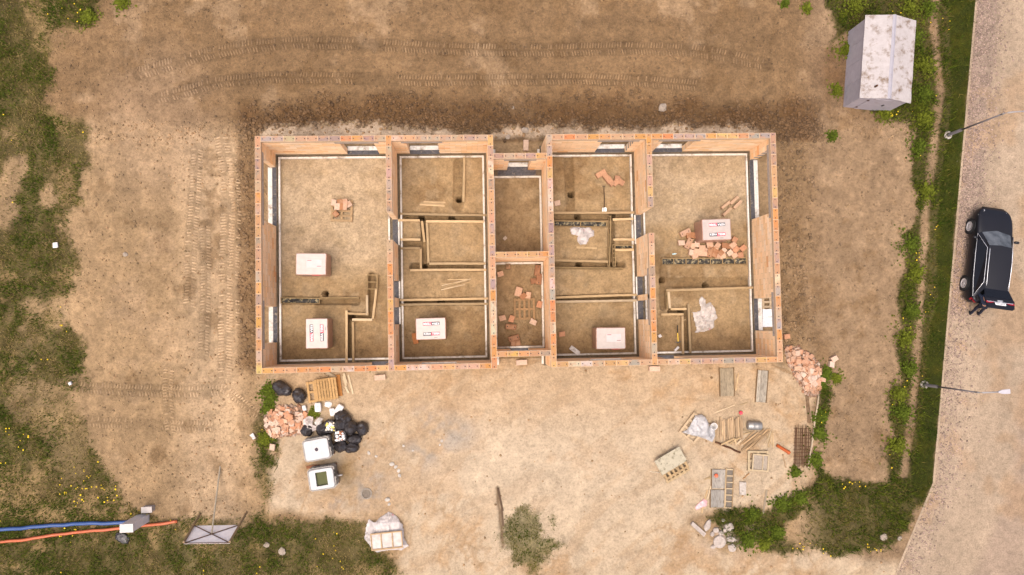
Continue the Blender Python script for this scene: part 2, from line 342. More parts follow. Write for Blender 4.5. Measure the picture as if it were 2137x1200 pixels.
east = sst(1740, 1652, U + 50 * n2) * sst(1600, 1625, U) * sst(265, 290, V) * sst(760, 710, V)
dark = np.clip(np.maximum(np.maximum(north, .85 * west), .6 * east), 0, 1)
cl = lerp(cl, col(122, 88, 54), dark * (.62 + .5 * np.clip(n2 + .2, 0, .7)))
cl = lerp(cl, col(234, 205, 172), rim * sst(296, 276, V - 12 * n3) * .9)
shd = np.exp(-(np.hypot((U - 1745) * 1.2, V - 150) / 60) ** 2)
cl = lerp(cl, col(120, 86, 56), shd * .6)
cl = lerp(cl, col(92, 86, 42), np.clip(gl, 0, 1) * .8)
cl = lerp(cl, col(190, 156, 108), gl * sst(.0, .16, fbm(x, y, .8, 4, 19)) * .75); cl = lerp(cl, col(84, 74, 36), gl * sst(.0, .2, fbm(x, y, 1.7, 4, 23)) * .6)
cl = lerp(cl, col(108, 102, 46), pt * .7)
cl = lerp(cl, col(84, 82, 34), gr * .85)
cl = lerp(cl, col(66, 72, 16), lw * .92)
cl = lerp(cl, col(84, 78, 20), lw * sst(.0, .2, n2) * .5)
cl *= np.array([[.97, 1.0, 1.03]])
rub = np.exp(-(np.hypot(U - 1500, (V - 1115)) / 60) ** 2)
cl = lerp(cl, col(205, 185, 165), rub * sst(-.1, .2, n2) * .7)
cl *= (1 + .40 * n3[:, None] * (1 - .3 * yard[:, None]) + (.34 - .1 * yard[:, None]) * n2[:, None] + .3 * n1[:, None] * (1 - .6 * yard[:, None]))
z = GZ + .07 * n1 + .05 * n2 + .022 * n3 + dark * (.16 * np.maximum(n3 + .15, 0) + .10 * n2) - .05 * rim
z = z * (1 - .0) ; z = np.where(yard > .4, GZ + .035 * n1 + .02 * n2 + .012 * n3, z)
tr = np.zeros_like(x)
for pts, hw_ in TRACKS: tr = np.maximum(tr, sst(hw_ * 1.5, hw_ * 1.1, seg(U, V, pts) + 6 * n2))
z -= .02 * tr; cl *= (1 - .2 * tr[:, None] * (1 + n3[:, None]))  # compacted track bed, darkened with the shade between lugs painted in
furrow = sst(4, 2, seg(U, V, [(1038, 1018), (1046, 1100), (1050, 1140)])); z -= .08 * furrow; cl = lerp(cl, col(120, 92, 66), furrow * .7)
# the strip below the kerb and road, and the pit inside the foundations
kd = sdist(U, V, KERB + [(3200, 1420), (3200, -300)])
z = np.where(kd > 2, GZ - .35, z); near = sst(-40, -4, kd); z = z * (1 - near) + (GZ + .02) * near; z = np.where(kd > 2, GZ - .35, z)
inside = (np.abs(x) < 11.28) & (np.abs(y) < 4.9) & ~((np.abs(x) < 1.3) & ((y > 3.9) | (y < -4.3)))
edge = sst(.9, .2, np.maximum(np.abs(x) - 11.5, np.abs(y) - 5.13)); z = z * (1 - edge * .8) + (GZ + .01) * edge * .8
z = np.where(inside, -1.8, z)
fade = np.minimum(np.minimum(x - X0, X1 - x), np.minimum(y - Y0, Y1 - y)); ff = sst(0, 1.0, fade); z = np.where(kd > 2, z, z * ff + GZ * (1 - ff))
ZG = z.reshape(GX.shape)
nx, ny = len(gx), len(gy); idx = np.arange(nx * ny).reshape(ny, nx)
FQ = np.stack([idx[:-1, :-1], idx[:-1, 1:], idx[1:, 1:], idx[1:, :-1]], -1).reshape(-1, 4)
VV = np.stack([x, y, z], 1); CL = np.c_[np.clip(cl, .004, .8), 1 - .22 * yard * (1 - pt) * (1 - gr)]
# outer sheet reaching the horizon, joined on as a ring
R_ = 600.0; ring = np.array([[X0, Y0], [X1, Y0], [X1, Y1], [X0, Y1]]); outr = np.array([[-R_, -R_], [R_, -R_], [R_, R_], [-R_, R_]])
base_i = len(VV); zr = np.array([ZG[0, 0], ZG[0, -1], ZG[-1, -1], ZG[-1, 0]])
VV = np.concatenate([VV, np.c_[ring, zr - .02], np.c_[outr, np.full(4, GZ)]])
CL = np.concatenate([CL, np.tile(np.array((*col(170, 140, 100), 1.0)), (8, 1))])
FQ = np.concatenate([FQ, np.array([[base_i + i, base_i + 4 + i, base_i + 4 + (i + 1) % 4, base_i + (i + 1) % 4] for i in range(4)])])
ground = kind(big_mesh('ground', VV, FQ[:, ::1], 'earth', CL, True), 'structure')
def gh(px, py):
    i = min(max(int(round((py - Y0) / ST)), 0), ny - 1); j = min(max(int(round((px - X0) / ST)), 0), nx - 1); return float(ZG[i, j])
def G(u, v, dz=0):
    q = P(u, v, GZ); return Vector((q.x, q.y, gh(q.x, q.y) + dz))
# tyre lugs pressed up along the tracks; dry, and painted lighter to imitate lit relief
lv, lf, lc = [], [], []
rr = random.Random(3)
for pts, hw_ in TRACKS:
    w_ = [P(*q) for q in pts]; s = 0; L = sum((b - a).length for a, b in zip(w_[:-1], w_[1:])); k = 0
    hwm = hw_ * .0300
    while s < L:
        a_ = s; i = 0
        while i < len(w_) - 2 and a_ > (w_[i + 1] - w_[i]).length: a_ -= (w_[i + 1] - w_[i]).length; i += 1
        d = (w_[i + 1] - w_[i]).normalized(); c = w_[i] + d * a_; nn = Vector((-d.y, d.x)); s += .135; k += 1
        if mnoise.noise(Vector((c.x * .5, c.y * .5, 3))) < -.28: continue
        for sd_ in (-1, 1):
            if rr.random() < .16: continue
            a0, a1 = hwm * .12, hwm * (.92 + rr.uniform(-.08, .1)); zz = gh(c.x, c.y); sk = .05; o = len(lv)
            for (f0, hw2, hh) in ((a0, .044, -.02), (a1, .044, -.02), (a1 - .02, .022, .03), (a0 + .02, .022, .03)):
                for e in (-1, 1):
                    q = c + nn * sd_ * f0 + d * (e * hw2 + sk * f0 / hwm + .06 * (sd_ > 0)); lv.append((q.x, q.y, zz + hh))
            lf += [(o, o + 2, o + 4, o + 6), (o + 1, o + 7, o + 5, o + 3), (o + 6, o + 4, o + 5, o + 7), (o + 2, o + 3, o + 5, o + 4), (o, o + 6, o + 7, o + 1)]
            ii_ = (min(max(int((c.y - Y0) / ST), 0), ny - 1), min(max(int((c.x - X0) / ST), 0), nx - 1)); bc = np.clip(cl.reshape(ny, nx, 3)[ii_], .02, .6) * rr.uniform(1.1, 1.45); lc += [bc] * 8
o = big_mesh('tyre_track_ridges', np.array(lv), np.array(lf), 'clod', np.array(lc)); kind(o, 'stuff'); o['label'] = 'rows of pale soil ridges left by tractor tyres, relief light painted in'; o['category'] = 'tyre tracks'
# ------------------------------------------------------------------ road and kerb
def kerb_x(yy):
    pts = [P(*q) for q in KERB][::-1]
    return np.interp(yy, [q.y for q in pts], [q.x for q in pts])
rs = .09; ry = np.arange(-18.5, 15.6, rs); rk = np.linspace(0, 1, 110); KX = kerb_x(ry)
RX = KX[:, None] + .06 + rk[None, :] * (11.0 + (22.5 - KX[:, None]) * .5); RY = np.repeat(ry[:, None], 110, 1)
xx, yy = RX.ravel(), RY.ravel(); uu, vv = PX(xx, yy); dk = xx - np.repeat(KX, 110)
m1 = fbm(xx, yy, .5, 4, 41); m2 = fbm(xx, yy, 2.1, 4, 42); m3 = fbm(xx * 1.0, yy * .22, 1.1, 4, 43); m4 = fbm(xx, yy, 5.5, 3, 44)
rc = np.tile(np.array(col(206, 180, 152)), (len(xx), 1))
grav = sst(1.5, 1.0, dk + .5 * m1) * (1 - .75 * sst(620, 700, vv + 80 * m1)); grav = np.maximum(grav, .5 * sst(.0, .2, m1) * sst(1.9, 1.3, dk))
rc = lerp(rc, col(186, 162, 142), grav * .85)
rc = lerp(rc, col(176, 150, 132), sst(3.7, 4.4, dk) * .5)
rc = lerp(rc, col(198, 160, 122), sst(.05, .2, m1) * .5)
rc *= (1 + .42 * m3[:, None] + .12 * m2[:, None] + (.1 + .55 * grav[:, None]) * m4[:, None]) * np.array([[.98, 1.0, 1.0]])
rz_ = GZ - .09 + .015 * m1 + .012 * m2 + .02 * m4 * grav
ii = np.arange(len(ry) * 110).reshape(len(ry), 110)
road = kind(big_mesh('road', np.stack([xx, yy, rz_], 1), np.stack([ii[:-1, :-1], ii[:-1, 1:], ii[1:, 1:], ii[1:, :-1]], -1).reshape(-1, 4), 'road', np.clip(rc, .01, .85), True), 'structure')
kerb = bpy.data.objects.new('kerb', None); C.objects.link(kerb); kind(kerb, 'structure')
kb = B().box(-.498, .498, -.05, .05, -.2, .03).mesh('kerb_stone', 'concrete')
kp = [P(*q) for q in KERB]
for a, b_ in zip(kp[:-1], kp[1:]):
    L = (b_ - a).length; n = max(1, round(L)); d = (b_ - a) / n
    for i in range(n):
        c = a + d * (i + .5)
        if -17.5 < c.y < 14.5:
            o = obj('kerb_stone', kb, kerb, jit(col(205, 180, 150), .9, 1.1, random), (c.x, c.y, GZ + random.uniform(-.008, .008)), (0, 0, math.atan2(d.y, d.x))); o.scale.x = d.length / 1.0
# pebbles along the gravel edge
def ico():
    bm = bmesh.new(); bmesh.ops.create_icosphere(bm, subdivisions=1, radius=1)
    v = np.array([q.co[:] for q in bm.verts]); f = np.array([[l.index for l in q.verts] for q in bm.faces]); bm.free(); return v, f
IV, IF = ico()
def scatter_stones(name, pos, size, colr, mat, seed, flat=.7, label=None, cat=None):
    r = np.random.default_rng(seed); n = len(pos)
    s = size[:, None, None] * (1 + .35 * (r.random((n, len(IV), 1)) - .5)); v = IV[None] * s * np.stack([.8 + .5 * r.random(n), .8 + .5 * r.random(n), np.full(n, flat)], 1)[:, None, :]
    a = r.random(n) * 6.28; ca, sa = np.cos(a), np.sin(a); vx = v[..., 0] * ca[:, None] - v[..., 1] * sa[:, None]; vy = v[..., 0] * sa[:, None] + v[..., 1] * ca[:, None]
    v = np.stack([vx, vy, v[..., 2]], -1) + pos[:, None, :]
    f = IF[None] + (np.arange(n) * len(IV))[:, None, None]
    o = kind(big_mesh(name, v.reshape(-1, 3), f.reshape(-1, 3), mat, np.repeat(colr, len(IV), 0)), 'stuff')
    if label: o['label'] = label; o['category'] = cat
    return o
n = 9000; py_ = RNG.uniform(-17, 14, n); off = np.abs(RNG.normal(0, .75, n)) + .08; px_ = kerb_x(py_) + off
u_, v_ = PX(px_, py_); keep = RNG.random(n) < np.where(v_ < 660, 1, .35); px_, py_ = px_[keep], py_[keep]; n = len(px_)
scatter_stones('roadside_gravel', np.stack([px_, py_, np.full(n, GZ - .085)], 1), .022 + .03 * RNG.random(n) ** 2, np.array(col(196, 168, 150))[None] * (.55 + .75 * RNG.random((n, 1))), 'clod', 1, .6, 'coarse grey pink gravel along the kerb edge of the road', 'gravel')
# clods in the freshly turned dark soil
W_ = np.clip(dark * (.4 + 2.2 * np.clip(n2 + .1, 0, 1)) + .16 * (yard < .3) * (1 - .7 * rim) * (kd < -10) * (gl < .3) * (gr < .3) + .012 * yard, 0, 4) * (~inside) * (np.maximum(np.abs(x) - 11.55, np.abs(y) - 5.2) > 0)
W_ = W_ * (1 + 3 * sst(.75, .2, np.abs(y - 6.0)) * (y > 0)) * (1 - .93 * (rim > .45))
pr = W_ / W_.sum(); NC = 28000; pick = RNG.choice(len(x), NC, p=pr)
px_ = x[pick] + RNG.uniform(-.04, .04, NC); py_ = y[pick] + RNG.uniform(-.04, .04, NC)
sz = .018 + .055 * RNG.random(NC) ** 4; sz *= np.where(dark[pick] > .3, 1.25, .8)
scatter_stones('soil_clods', np.stack([px_, py_, z[pick] + sz * .25], 1), sz, np.minimum(np.clip(cl[pick], 0, 1), np.array(col(196, 158, 116))) * (.6 + .65 * RNG.random((NC, 1))), 'clod', 2, .75, 'loose lumps of turned brown soil round the house', 'soil')
# ------------------------------------------------------------------ grass blades
def blades(name, mask, dens, hgt, wid, cols, seed, label, lean=.9):
    r = np.random.default_rng(seed); p_ = np.clip(mask, 0, 1) ** 1.2 * (.25 + .75 * sst(-.16, .06, fbm(x, y, 2.4, 3, seed + 5))); p_ = np.where((kd > -3) | inside, 0, p_)
    n = int(p_.sum() * ST * ST * dens); pk = r.choice(len(x), n, p=p_ / p_.sum())
    cx_ = x[pk] + r.normal(0, .07, n); cy_ = y[pk] + r.normal(0, .07, n); a = r.random(n) * 6.28
    patch = fbm(cx_, cy_, .9, 3, seed); patch2 = fbm(cx_, cy_, 2.6, 3, seed + 1)
    h = hgt * (.5 + .8 * r.random(n)) * (1 + 1.4 * patch); w2 = wid * (.6 + .8 * r.random(n)); ln = lean * (.4 + .9 * r.random(n))
    dx, dy = np.cos(a), np.sin(a); zz = z[pk] - .01
    b0 = np.stack([cx_ - dy * w2, cy_ + dx * w2, zz], 1); b1 = np.stack([cx_ + dy * w2, cy_ - dx * w2, zz], 1)
    mx, my = cx_ + dx * h * ln * .4, cy_ + dy * h * ln * .4
    m0 = np.stack([mx - dy * w2 * .8, my + dx * w2 * .8, zz + h * .6], 1); m1_ = np.stack([mx + dy * w2 * .8, my - dx * w2 * .8, zz + h * .6], 1)
    t0 = np.stack([cx_ + dx * h * ln, cy_ + dy * h * ln, zz + h * .85], 1)
    v = np.stack([b0, b1, m1_, m0, t0], 1).reshape(-1, 3); o5 = np.arange(n)[:, None] * 5
    f = np.concatenate([o5 + np.array([0, 1, 2]), o5 + np.array([0, 2, 3]), o5 + np.array([3, 2, 4])])
    cs = np.array(cols); wt = np.clip(.5 + 1.6 * patch + .9 * patch2 + r.normal(0, .25, n), 0, .999); ci = (wt * len(cs)).astype(int)
    cc = cs[ci] * (.55 + .85 * r.random((n, 1)))
    o = kind(big_mesh(name, v, f, 'grass', np.repeat(cc, 5, 0)), 'stuff'); o['label'] = label; o['category'] = 'grass'
    return o
GC = [col(170, 146, 96), col(130, 120, 56), col(102, 106, 40), col(84, 98, 32), col(108, 120, 40), col(74, 90, 28)]
blades('meadow_grass', gl * sst(-28, -24, x), 560, .13, .012, GC, 51, 'patchy rough meadow grass with dry stalks west of the house')
blades('grass_patch', pt, 520, .09, .012, [col(126, 116, 54), col(98, 106, 32), col(82, 96, 26)], 52, 'small green grass patch in the middle of the sandy yard')
tall = np.clip(gr - lw * .9, 0, 1)
blades('verge_grass', tall, 380, .20, .014, [col(124, 112, 56), col(94, 100, 32), col(78, 92, 26), col(68, 86, 24), col(104, 112, 34)], 53, 'tall tangled green weeds along the verge beside the lawn')
blades('lawn_grass', lw, 520, .06, .012, [col(100, 96, 28), col(80, 88, 24), col(68, 82, 20), col(58, 78, 22)], 54, 'short mown lawn strip along the kerb')
fl = np.clip(gl * sst(560, 700, V) * sst(420, 200, U) + gl * .25 + 4 * tall * sst(985, 1030, V) + tall * .4, 0, 2) * sst(.02, .22, fbm(x, y, .5, 3, 61)) * (kd < -3)
NF = 520; pk = RNG.choice(len(x), NF, p=fl / fl.sum())
scatter_stones('dandelion_flowers', np.stack([x[pk], y[pk], z[pk] + .15], 1), .022 + .018 * RNG.random(NF), np.tile(np.array((.72, .5, .02)), (NF, 1)) * (.7 + .4 * RNG.random((NF, 1))), 'clod', 9, .35, 'scattered small yellow dandelion flowers in the grass', 'flowers')
del FQ, VV, CL
# ------------------------------------------------------------------ the unfinished brick house
house = thing('unfinished_house', 'roofless house of orange hollow clay block walls standing on sand', 'house', (0, 0, 0))
T = .125
TOPC = [col(*q, .57) for q in ((230, 160, 88), (222, 172, 128), (192, 170, 156), (230, 206, 178), (232, 188, 118), (180, 150, 132), (226, 152, 92), (204, 174, 148), (216, 160, 110), (232, 172, 100), (184, 162, 148), (212, 176, 142))]
def top_brick_mesh(L):
    b = B(); h = CO - .006; a = L / 2 - .003; q = T - .002; i = .011
    lo = [(-a, -q, 0), (a, -q, 0), (a, q, 0), (-a, q, 0)]; hi = [(vx, vy, h) for vx, vy, _ in lo]
    ri = [(-a + i, -q + i, h), (a - i, -q + i, h), (a - i, q - i, h), (-a + i, q - i, h)]; pi_ = [(vx, vy, h - .012) for vx, vy, _ in ri]
    vs = lo + hi + ri + pi_
    fs = [(0, 1, 5, 4), (1, 2, 6, 5), (2, 3, 7, 6), (3, 0, 4, 7), (3, 2, 1, 0)] + [(4 + k, 4 + (k + 1) % 4, 8 + (k + 1) % 4, 8 + k) for k in range(4)] + [(8 + k, 8 + (k + 1) % 4, 12 + (k + 1) % 4, 12 + k) for k in range(4)]
    b.add(vs, fs); b.add(pi_, [(0, 1, 2, 3)], None, 1)
    return b.mesh('brick', ['brick_rim', 'brick_top'])
MAT['brick_rim'] = M('brick_rim_mat', col(242, 206, 168, .58), scale=14, lo=.8, hi=1.1)
TB = {}; LASTC = [TOPC[0]]
rb = random.Random(21)
def wall(axis, c, a0, a1, ops=(), sill=()):
    """axis 'x' runs along x at y=c; ops: (b0, b1) full-height openings under a lintel; sill: (b0, b1, z0) windows; returns part"""
    b = B(); mort = B(); lintels = []
    allops = [(o_[0], o_[1], 0.0) for o_ in ops] + list(sill); ztop = HW - 2 * CO
    def bx(bb, s0, s1, t, z0, z1, cc=None):
        if axis == 'x': bb.box(s0, s1, c - t, c + t, z0, z1, c=cc)
        else: bb.box(c - t, c + t, s0, s1, z0, z1, c=cc)
    def cut(s0, s1, holes):
        segs = [(s0, s1)]
        for h0, h1 in holes:
            n_ = []
            for p0, p1 in segs:
                if h1 <= p0 or h0 >= p1: n_.append((p0, p1)); continue
                if h0 > p0: n_.append((p0, h0))
                if h1 < p1: n_.append((h1, p1))
            segs = n_
        return [q for q in segs if q[1] - q[0] > .03]
    for i in range(10):
        z0, z1 = i * CO, (i + 1) * CO - .008
        holes = [(o0, o1) for o0, o1, zz in allops if z0 + .01 >= zz - .12 and z1 <= ztop + .02]
        if i == 9: holes = [(max(a0, o0 - .22), min(a1, o1 + .22)) for o0, o1, zz in allops]
        s = a0 - (.25 if i % 2 else 0)
        while s < a1:
            for p0, p1 in cut(max(s, a0), min(s + .496, a1), holes):
                k = rb.random(); base = col(248, 210, 166, .92) if k < .66 else (col(244, 200, 150, .92) if k < .85 else (col(248, 218, 182, .92) if k < .975 else col(238, 178, 124, .88)))
                f = rb.uniform(.9, 1.06); bx(b, p0, p1, T - rb.uniform(0, .003), z0, z1, tuple(v * f for v in base))
            s += .504
        for p0, p1 in cut(a0, a1, holes if i < 9 else []): bx(mort, p0 + .004, p1 - .004, T - .007, z0 - .002, z0 + CO)
    wl = mort.make('wall', 'mortar', house); kind(b.make('brick_courses', 'brickwall', wl), 'stuff')
    for o0, o1, zz in allops:
        l = B(); bx(l, max(a0, o0 - .22) + .003, min(a1, o1 + .22) - .003, T + .004, HW - 2 * CO + .004, HW - CO - .004); l.make('lintel', 'concrete', wl, col(226, 210, 194))
        if zz > .1:
            n = max(1, round((o1 - o0) / .5)); st = (o1 - o0) / n
            for i in range(n): place_top(axis, c, o0 + (i + .5) * st, st, zz - CO, wl)
    n = max(1, round((a1 - a0) / .5)); st = (a1 - a0) / n
    for i in range(n): place_top(axis, c, a0 + (i + .5) * st, st, HW - CO, wl)
    return wl
def place_top(axis, c, s, L, zz, par):
    k = round(L, 3)
    if k not in TB: TB[k] = top_brick_mesh(L)
    LASTC[0] = LASTC[0] if rb.random() < .3 else rb.choice(TOPC); cc = tuple(min(.9, v * rb.uniform(.9, 1.1)) for v in LASTC[0])
    obj('brick', TB[k], par, cc, (s, c, zz) if axis == 'x' else (c, s, zz), (0, 0, (0 if axis == 'x' else math.pi / 2) + (math.pi if rb.random() < .5 else 0)))
XW, YW = 11.375, 5.005
wall('y', -XW, -5.13, 5.13, [(1.52, 4.28), (-3.87, -2.21)])
wall('y', XW, -5.13, 5.13, [(1.56, 4.43), (-3.76, -2.23)])
wall('y', -5.75, 1.77, 5.13); wall('y', -5.75, -5.13, .55, [(-1.94, -1.12), (-3.14, -2.34)])
wall('y', 5.75, 1.85, 5.13); wall('y', 5.75, -5.13, .70, [(-1.98, -1.09), (-3.13, -2.23)])
wall('y', -1.30, -5.13, 5.13); wall('y', 1.30, -5.13, 5.13)
wall('x', YW, -11.25, -5.875, [(-7.93, -6.44)]); wall('x', YW, -5.625, -1.425, [(-5.02, -3.64)])
wall('x', YW, 1.425, 5.625, [(3.73, 5.18)]); wall('x', YW, 5.875, 11.25, [(6.5, 7.96)])
wall('x', -YW, -11.25, -5.875, [(-6.9, -6.08)]); wall('x', -YW, -5.625, -1.425, (), [(-4.54, -2.96, .952)])
wall('x', -YW, 1.425, 5.625, (), [(3.09, 4.59, .952)]); wall('x', -YW, 5.875, 11.25, [(6.4, 7.29)])
wall('x', 4.18, -1.175, 1.175, [(-.47, .53)]); wall('x', -4.51, -1.175, 1.175, [(-.5, .38)]); wall('x', -.17, -1.175, 1.175)
# foundation: a low plinth under every wall, bitumen strips in the openings, foam edging round each floor
fd = B(); foam_out = []
def plinth(x0, x1, y0, y1, n=0): fd.box(x0, x1, y0, y1, -.7, -.004 - .003 * n)
for i, xx_ in enumerate((-XW, -5.75, -1.3, 1.3, 5.75, XW)): plinth(xx_ - .20, xx_ + .20, -5.2, 5.2, 0)
for (xa, xb) in ((-11.175, -5.95), (-5.55, -1.5), (1.5, 5.55), (5.95, 11.175)):
    for s in (1, -1): plinth(xa, xb, s * YW - .2, s * YW + .2, 1)
plinth(-1.1, 1.1, 3.72, 4.38, 1); plinth(-1.1, 1.1, -4.71, -4.31, 1); plinth(-1.1, 1.1, -.37, .03, 1)
found = fd.make('foundation', 'foundation', house)
ROOMS = [(-11.25, -5.875, -4.88, 4.88), (-5.625, -1.425, -4.88, 4.88), (-1.175, 1.175, -.045, 3.80), (-1.175, 1.175, -4.385, -.295), (1.425, 5.625, -4.88, 4.88), (5.875, 11.25, -4.88, 4.88)]
fo = (.56, .51, .44)
for k, (x0, x1, y0, y1) in enumerate(ROOMS):
    i, t = .12, .085
    if k in (2, 3): i = .03
    for bxs in ((x0 + i, x0 + i + t, y0 + i, y1 - i), (x1 - i - t, x1 - i, y0 + i, y1 - i), (x0 + i + t, x1 - i - t, y0 + i, y0 + i + t), (x0 + i + t, x1 - i - t, y1 - i - t, y1 - i)):
        d_ = B(); d_.box(*bxs, -.4, .004 + random.uniform(-.006, .006)); d_.make('edge_insulation', 'foam', found, jit(fo, .88, 1.0, random))
        q = B(); 
    # dark gap between plinth and foam is left open down to the sand
def strip(x0, x1, y0, y1, m, zz, cc=None):
    d_ = B(); d_.box(x0, x1, y0, y1, zz - .006, zz); d_.make('damp_proof_strip' if m == 'bitumen' else 'foam_edge', m, found, cc)
for s, ops in ((-1, [(1.52, 4.28), (-3.87, -2.21)]), (1, [(1.56, 4.43), (-3.76, -2.23)])):
    for a, b_ in ops:
        xs = sorted((s * (XW - .155), s * (XW + .035))); strip(xs[0], xs[1], a + .01, b_ - .01, 'bitumen', .006)
        xs = sorted((s * (XW + .04), s * (XW + .235))); strip(xs[0], xs[1], a + .01, b_ - .01, 'foam', .012, fo)
for s, ops in ((1, [(-7.93, -6.44), (-5.02, -3.64), (3.73, 5.18), (6.5, 7.96)]), (-1, [(-6.9, -6.08), (6.4, 7.29)])):
    for a, b_ in ops:
        ys = sorted((s * (YW - .16), s * (YW + .03))); strip(a + .01, b_ - .01, ys[0], ys[1], 'bitumen', .006)
        ys = sorted((s * (YW + .035), s * (YW + .235))); strip(a + .01, b_ - .01, ys[0], ys[1], 'foam', .012, fo)
strip(-.9, .9, 3.78, 4.05, 'bitumen', .006); strip(-.46, .52, 4.06, 4.20, 'bitumen', .008); strip(-.46, .52, 4.205, 4.40, 'foam', .012, fo); strip(-.49, .37, -4.6, -4.35, 'bitumen', .006)
for s in (-1, 1):
    for a, b_ in (((1.77, .55), (-1.12, -1.94), (-2.34, -3.14)) if s < 0 else ((1.85, .44), (-1.09, -1.98), (-2.23, -3.13))):
        strip(s * 5.75 - .12, s * 5.75 + .12, b_ + .01, a - .01, 'bitumen', .006)
        xs = s * 5.75 - s * .165; strip(min(xs - .035, xs + .035), max(xs - .035, xs + .035), b_ + .01, a - .01, 'foam', .012, fo)
for cx_ in (-1.3, 1.3):                         # exposed foam corners at the two porches
    for cy_ in (4.75, -4.82):
        q = -1 if cx_ > 0 else 1; xs = sorted((cx_ + q * .13, cx_ + q * .30)); d_ = B(); d_.box(xs[0], xs[1], cy_ - .30, cy_ + .30, -.3, -.02); d_.make('foam_edge', 'foam', found, fo)
# ------------------------------------------------------------------ sand floors with pipe trenches
TRENCH = [([(589, 627), (745, 630)], 5, .16), ([(730, 660), (730, 755)], 6, .3), ([(730, 661), (772, 661)], 5, .28), ([(772, 660), (776, 605), (777, 575)], 5, .2),
    ([(834, 453), (1014, 456)], 5, .26), ([(884, 455), (886, 556)], 4, .24), ([(838, 508), (878, 508)], 6, .16), ([(862, 557), (1014, 557)], 6, .24), ([(836, 631), (1016, 629)], 4.5, .3),
    ([(1160, 452), (1320, 451)], 6, .2), ([(1277, 452), (1277, 553)], 4, .24), ([(1160, 552), (1300, 553)], 4, .22), ([(1162, 624), (1328, 621)], 5, .28), ([(1186, 330), (1190, 440)], 8, .08),
    ([(1385, 590), (1560, 588)], 9, .1), ([(1432, 650), (1434, 737)], 6, .28), ([(1398, 650), (1432, 650)], 4, .24), ([(1385, 560), (1385, 640)], 7, .08), ([(958, 340), (956, 430)], 10, .07)]
HOLES = [(679, 613), (733, 661), (879, 455), (943, 456), (958, 416), (885, 557), (920, 630), (1192, 406), (1206, 451), (1280, 451), (1209, 552), (1283, 551), (1382, 584), (1473, 596), (1423, 650)]
fs_ = .036; fx = np.arange(-11.2, 11.21, fs_); fy = np.arange(-4.84, 4.85, fs_); FX, FY = np.meshgrid(fx, fy); xf, yf = FX.ravel(), FY.ravel(); UF, VF = PX(xf, yf, FZ)
a1 = fbm(xf, yf, .6, 4, 71); a2 = fbm(xf, yf, 1.9, 4, 72); a3 = fbm(xf, yf, 5, 3, 73)
rough_ = 1 - .75 * ((xf < -5.8) & (yf > -.6)) - .5 * (np.abs(xf) < 1.3) - .6 * ((xf > 5.8) & (yf > 1.5))
zf = FZ + (.07 * a1 + .055 * a2 + .02 * a3) * rough_
tm = np.zeros_like(xf)
for pts, h_, dep in TRENCH:
    m_ = sst(h_ + 3.5, h_ - 1.5, seg(UF, VF, pts) + 3 * a3); zf = np.minimum(zf, zf * (1 - m_) + (FZ - dep) * m_); tm = np.maximum(tm, m_)
for hu, hv in HOLES:
    m_ = np.hypot(UF - hu, VF - hv) < 6.8; zf = np.where(m_, FZ - 1.3, zf)
for pr_, am in (((967, 325), .05), ((1205, 405), .05), ((1230, 490), .06), ((940, 500), .06), ((1420, 690), .05)):
    zf += am * np.exp(-(np.hypot(UF - pr_[0], VF - pr_[1]) / 45) ** 2)
cf = np.tile(np.array(col(196, 164, 122, .52)), (len(xf), 1))
cf = lerp(cf, col(222, 194, 158, .50), (sst(-5.7, -6.0, xf) * sst(-1.2, 0.2, yf) + sst(5.7, 6.0, xf) * sst(1.0, 1.8, yf)) * .9)
cf = lerp(cf, col(180, 150, 112, .50), (np.abs(xf) < 1.3) * .9)
cf = lerp(cf, col(164, 130, 90, .48), sst(.0, .2, a1) * .6 * np.clip(rough_ + .1, 0, 1))
cf = lerp(cf, col(212, 182, 142, .52), sst(.02, .18, -a2) * .55)
cf = lerp(cf, col(166, 132, 92, .5), sst(-3.0, -4.2, yf + 1.2 * a1) * .55)
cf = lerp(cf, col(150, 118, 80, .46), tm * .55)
cf *= (1 + .36 * a3[:, None] + .3 * a2[:, None]) * np.array([[.93, .94, .93]])
n_y, n_x = len(fy), len(fx); fi = np.arange(n_x * n_y).reshape(n_y, n_x)
FF = np.stack([fi[:-1, :-1], fi[:-1, 1:], fi[1:, 1:], fi[1:, :-1]], -1).reshape(-1, 4)
floor = kind(big_mesh('floor', np.stack([xf, yf, zf], 1), FF, 'floor_sand', np.clip(cf, .01, .8), True), 'structure')
ZF_ = zf.reshape(FX.shape)
def fh(px, py):
    i = min(max(int(round((py + 4.84) / fs_)), 0), n_y - 1); j = min(max(int(round((px + 11.2) / fs_)), 0), n_x - 1); return float(ZF_[i, j])
def FL(u, v, dz=0):
    q = P(u, v, FZ); return Vector((q.x, q.y, fh(q.x, q.y) + dz))
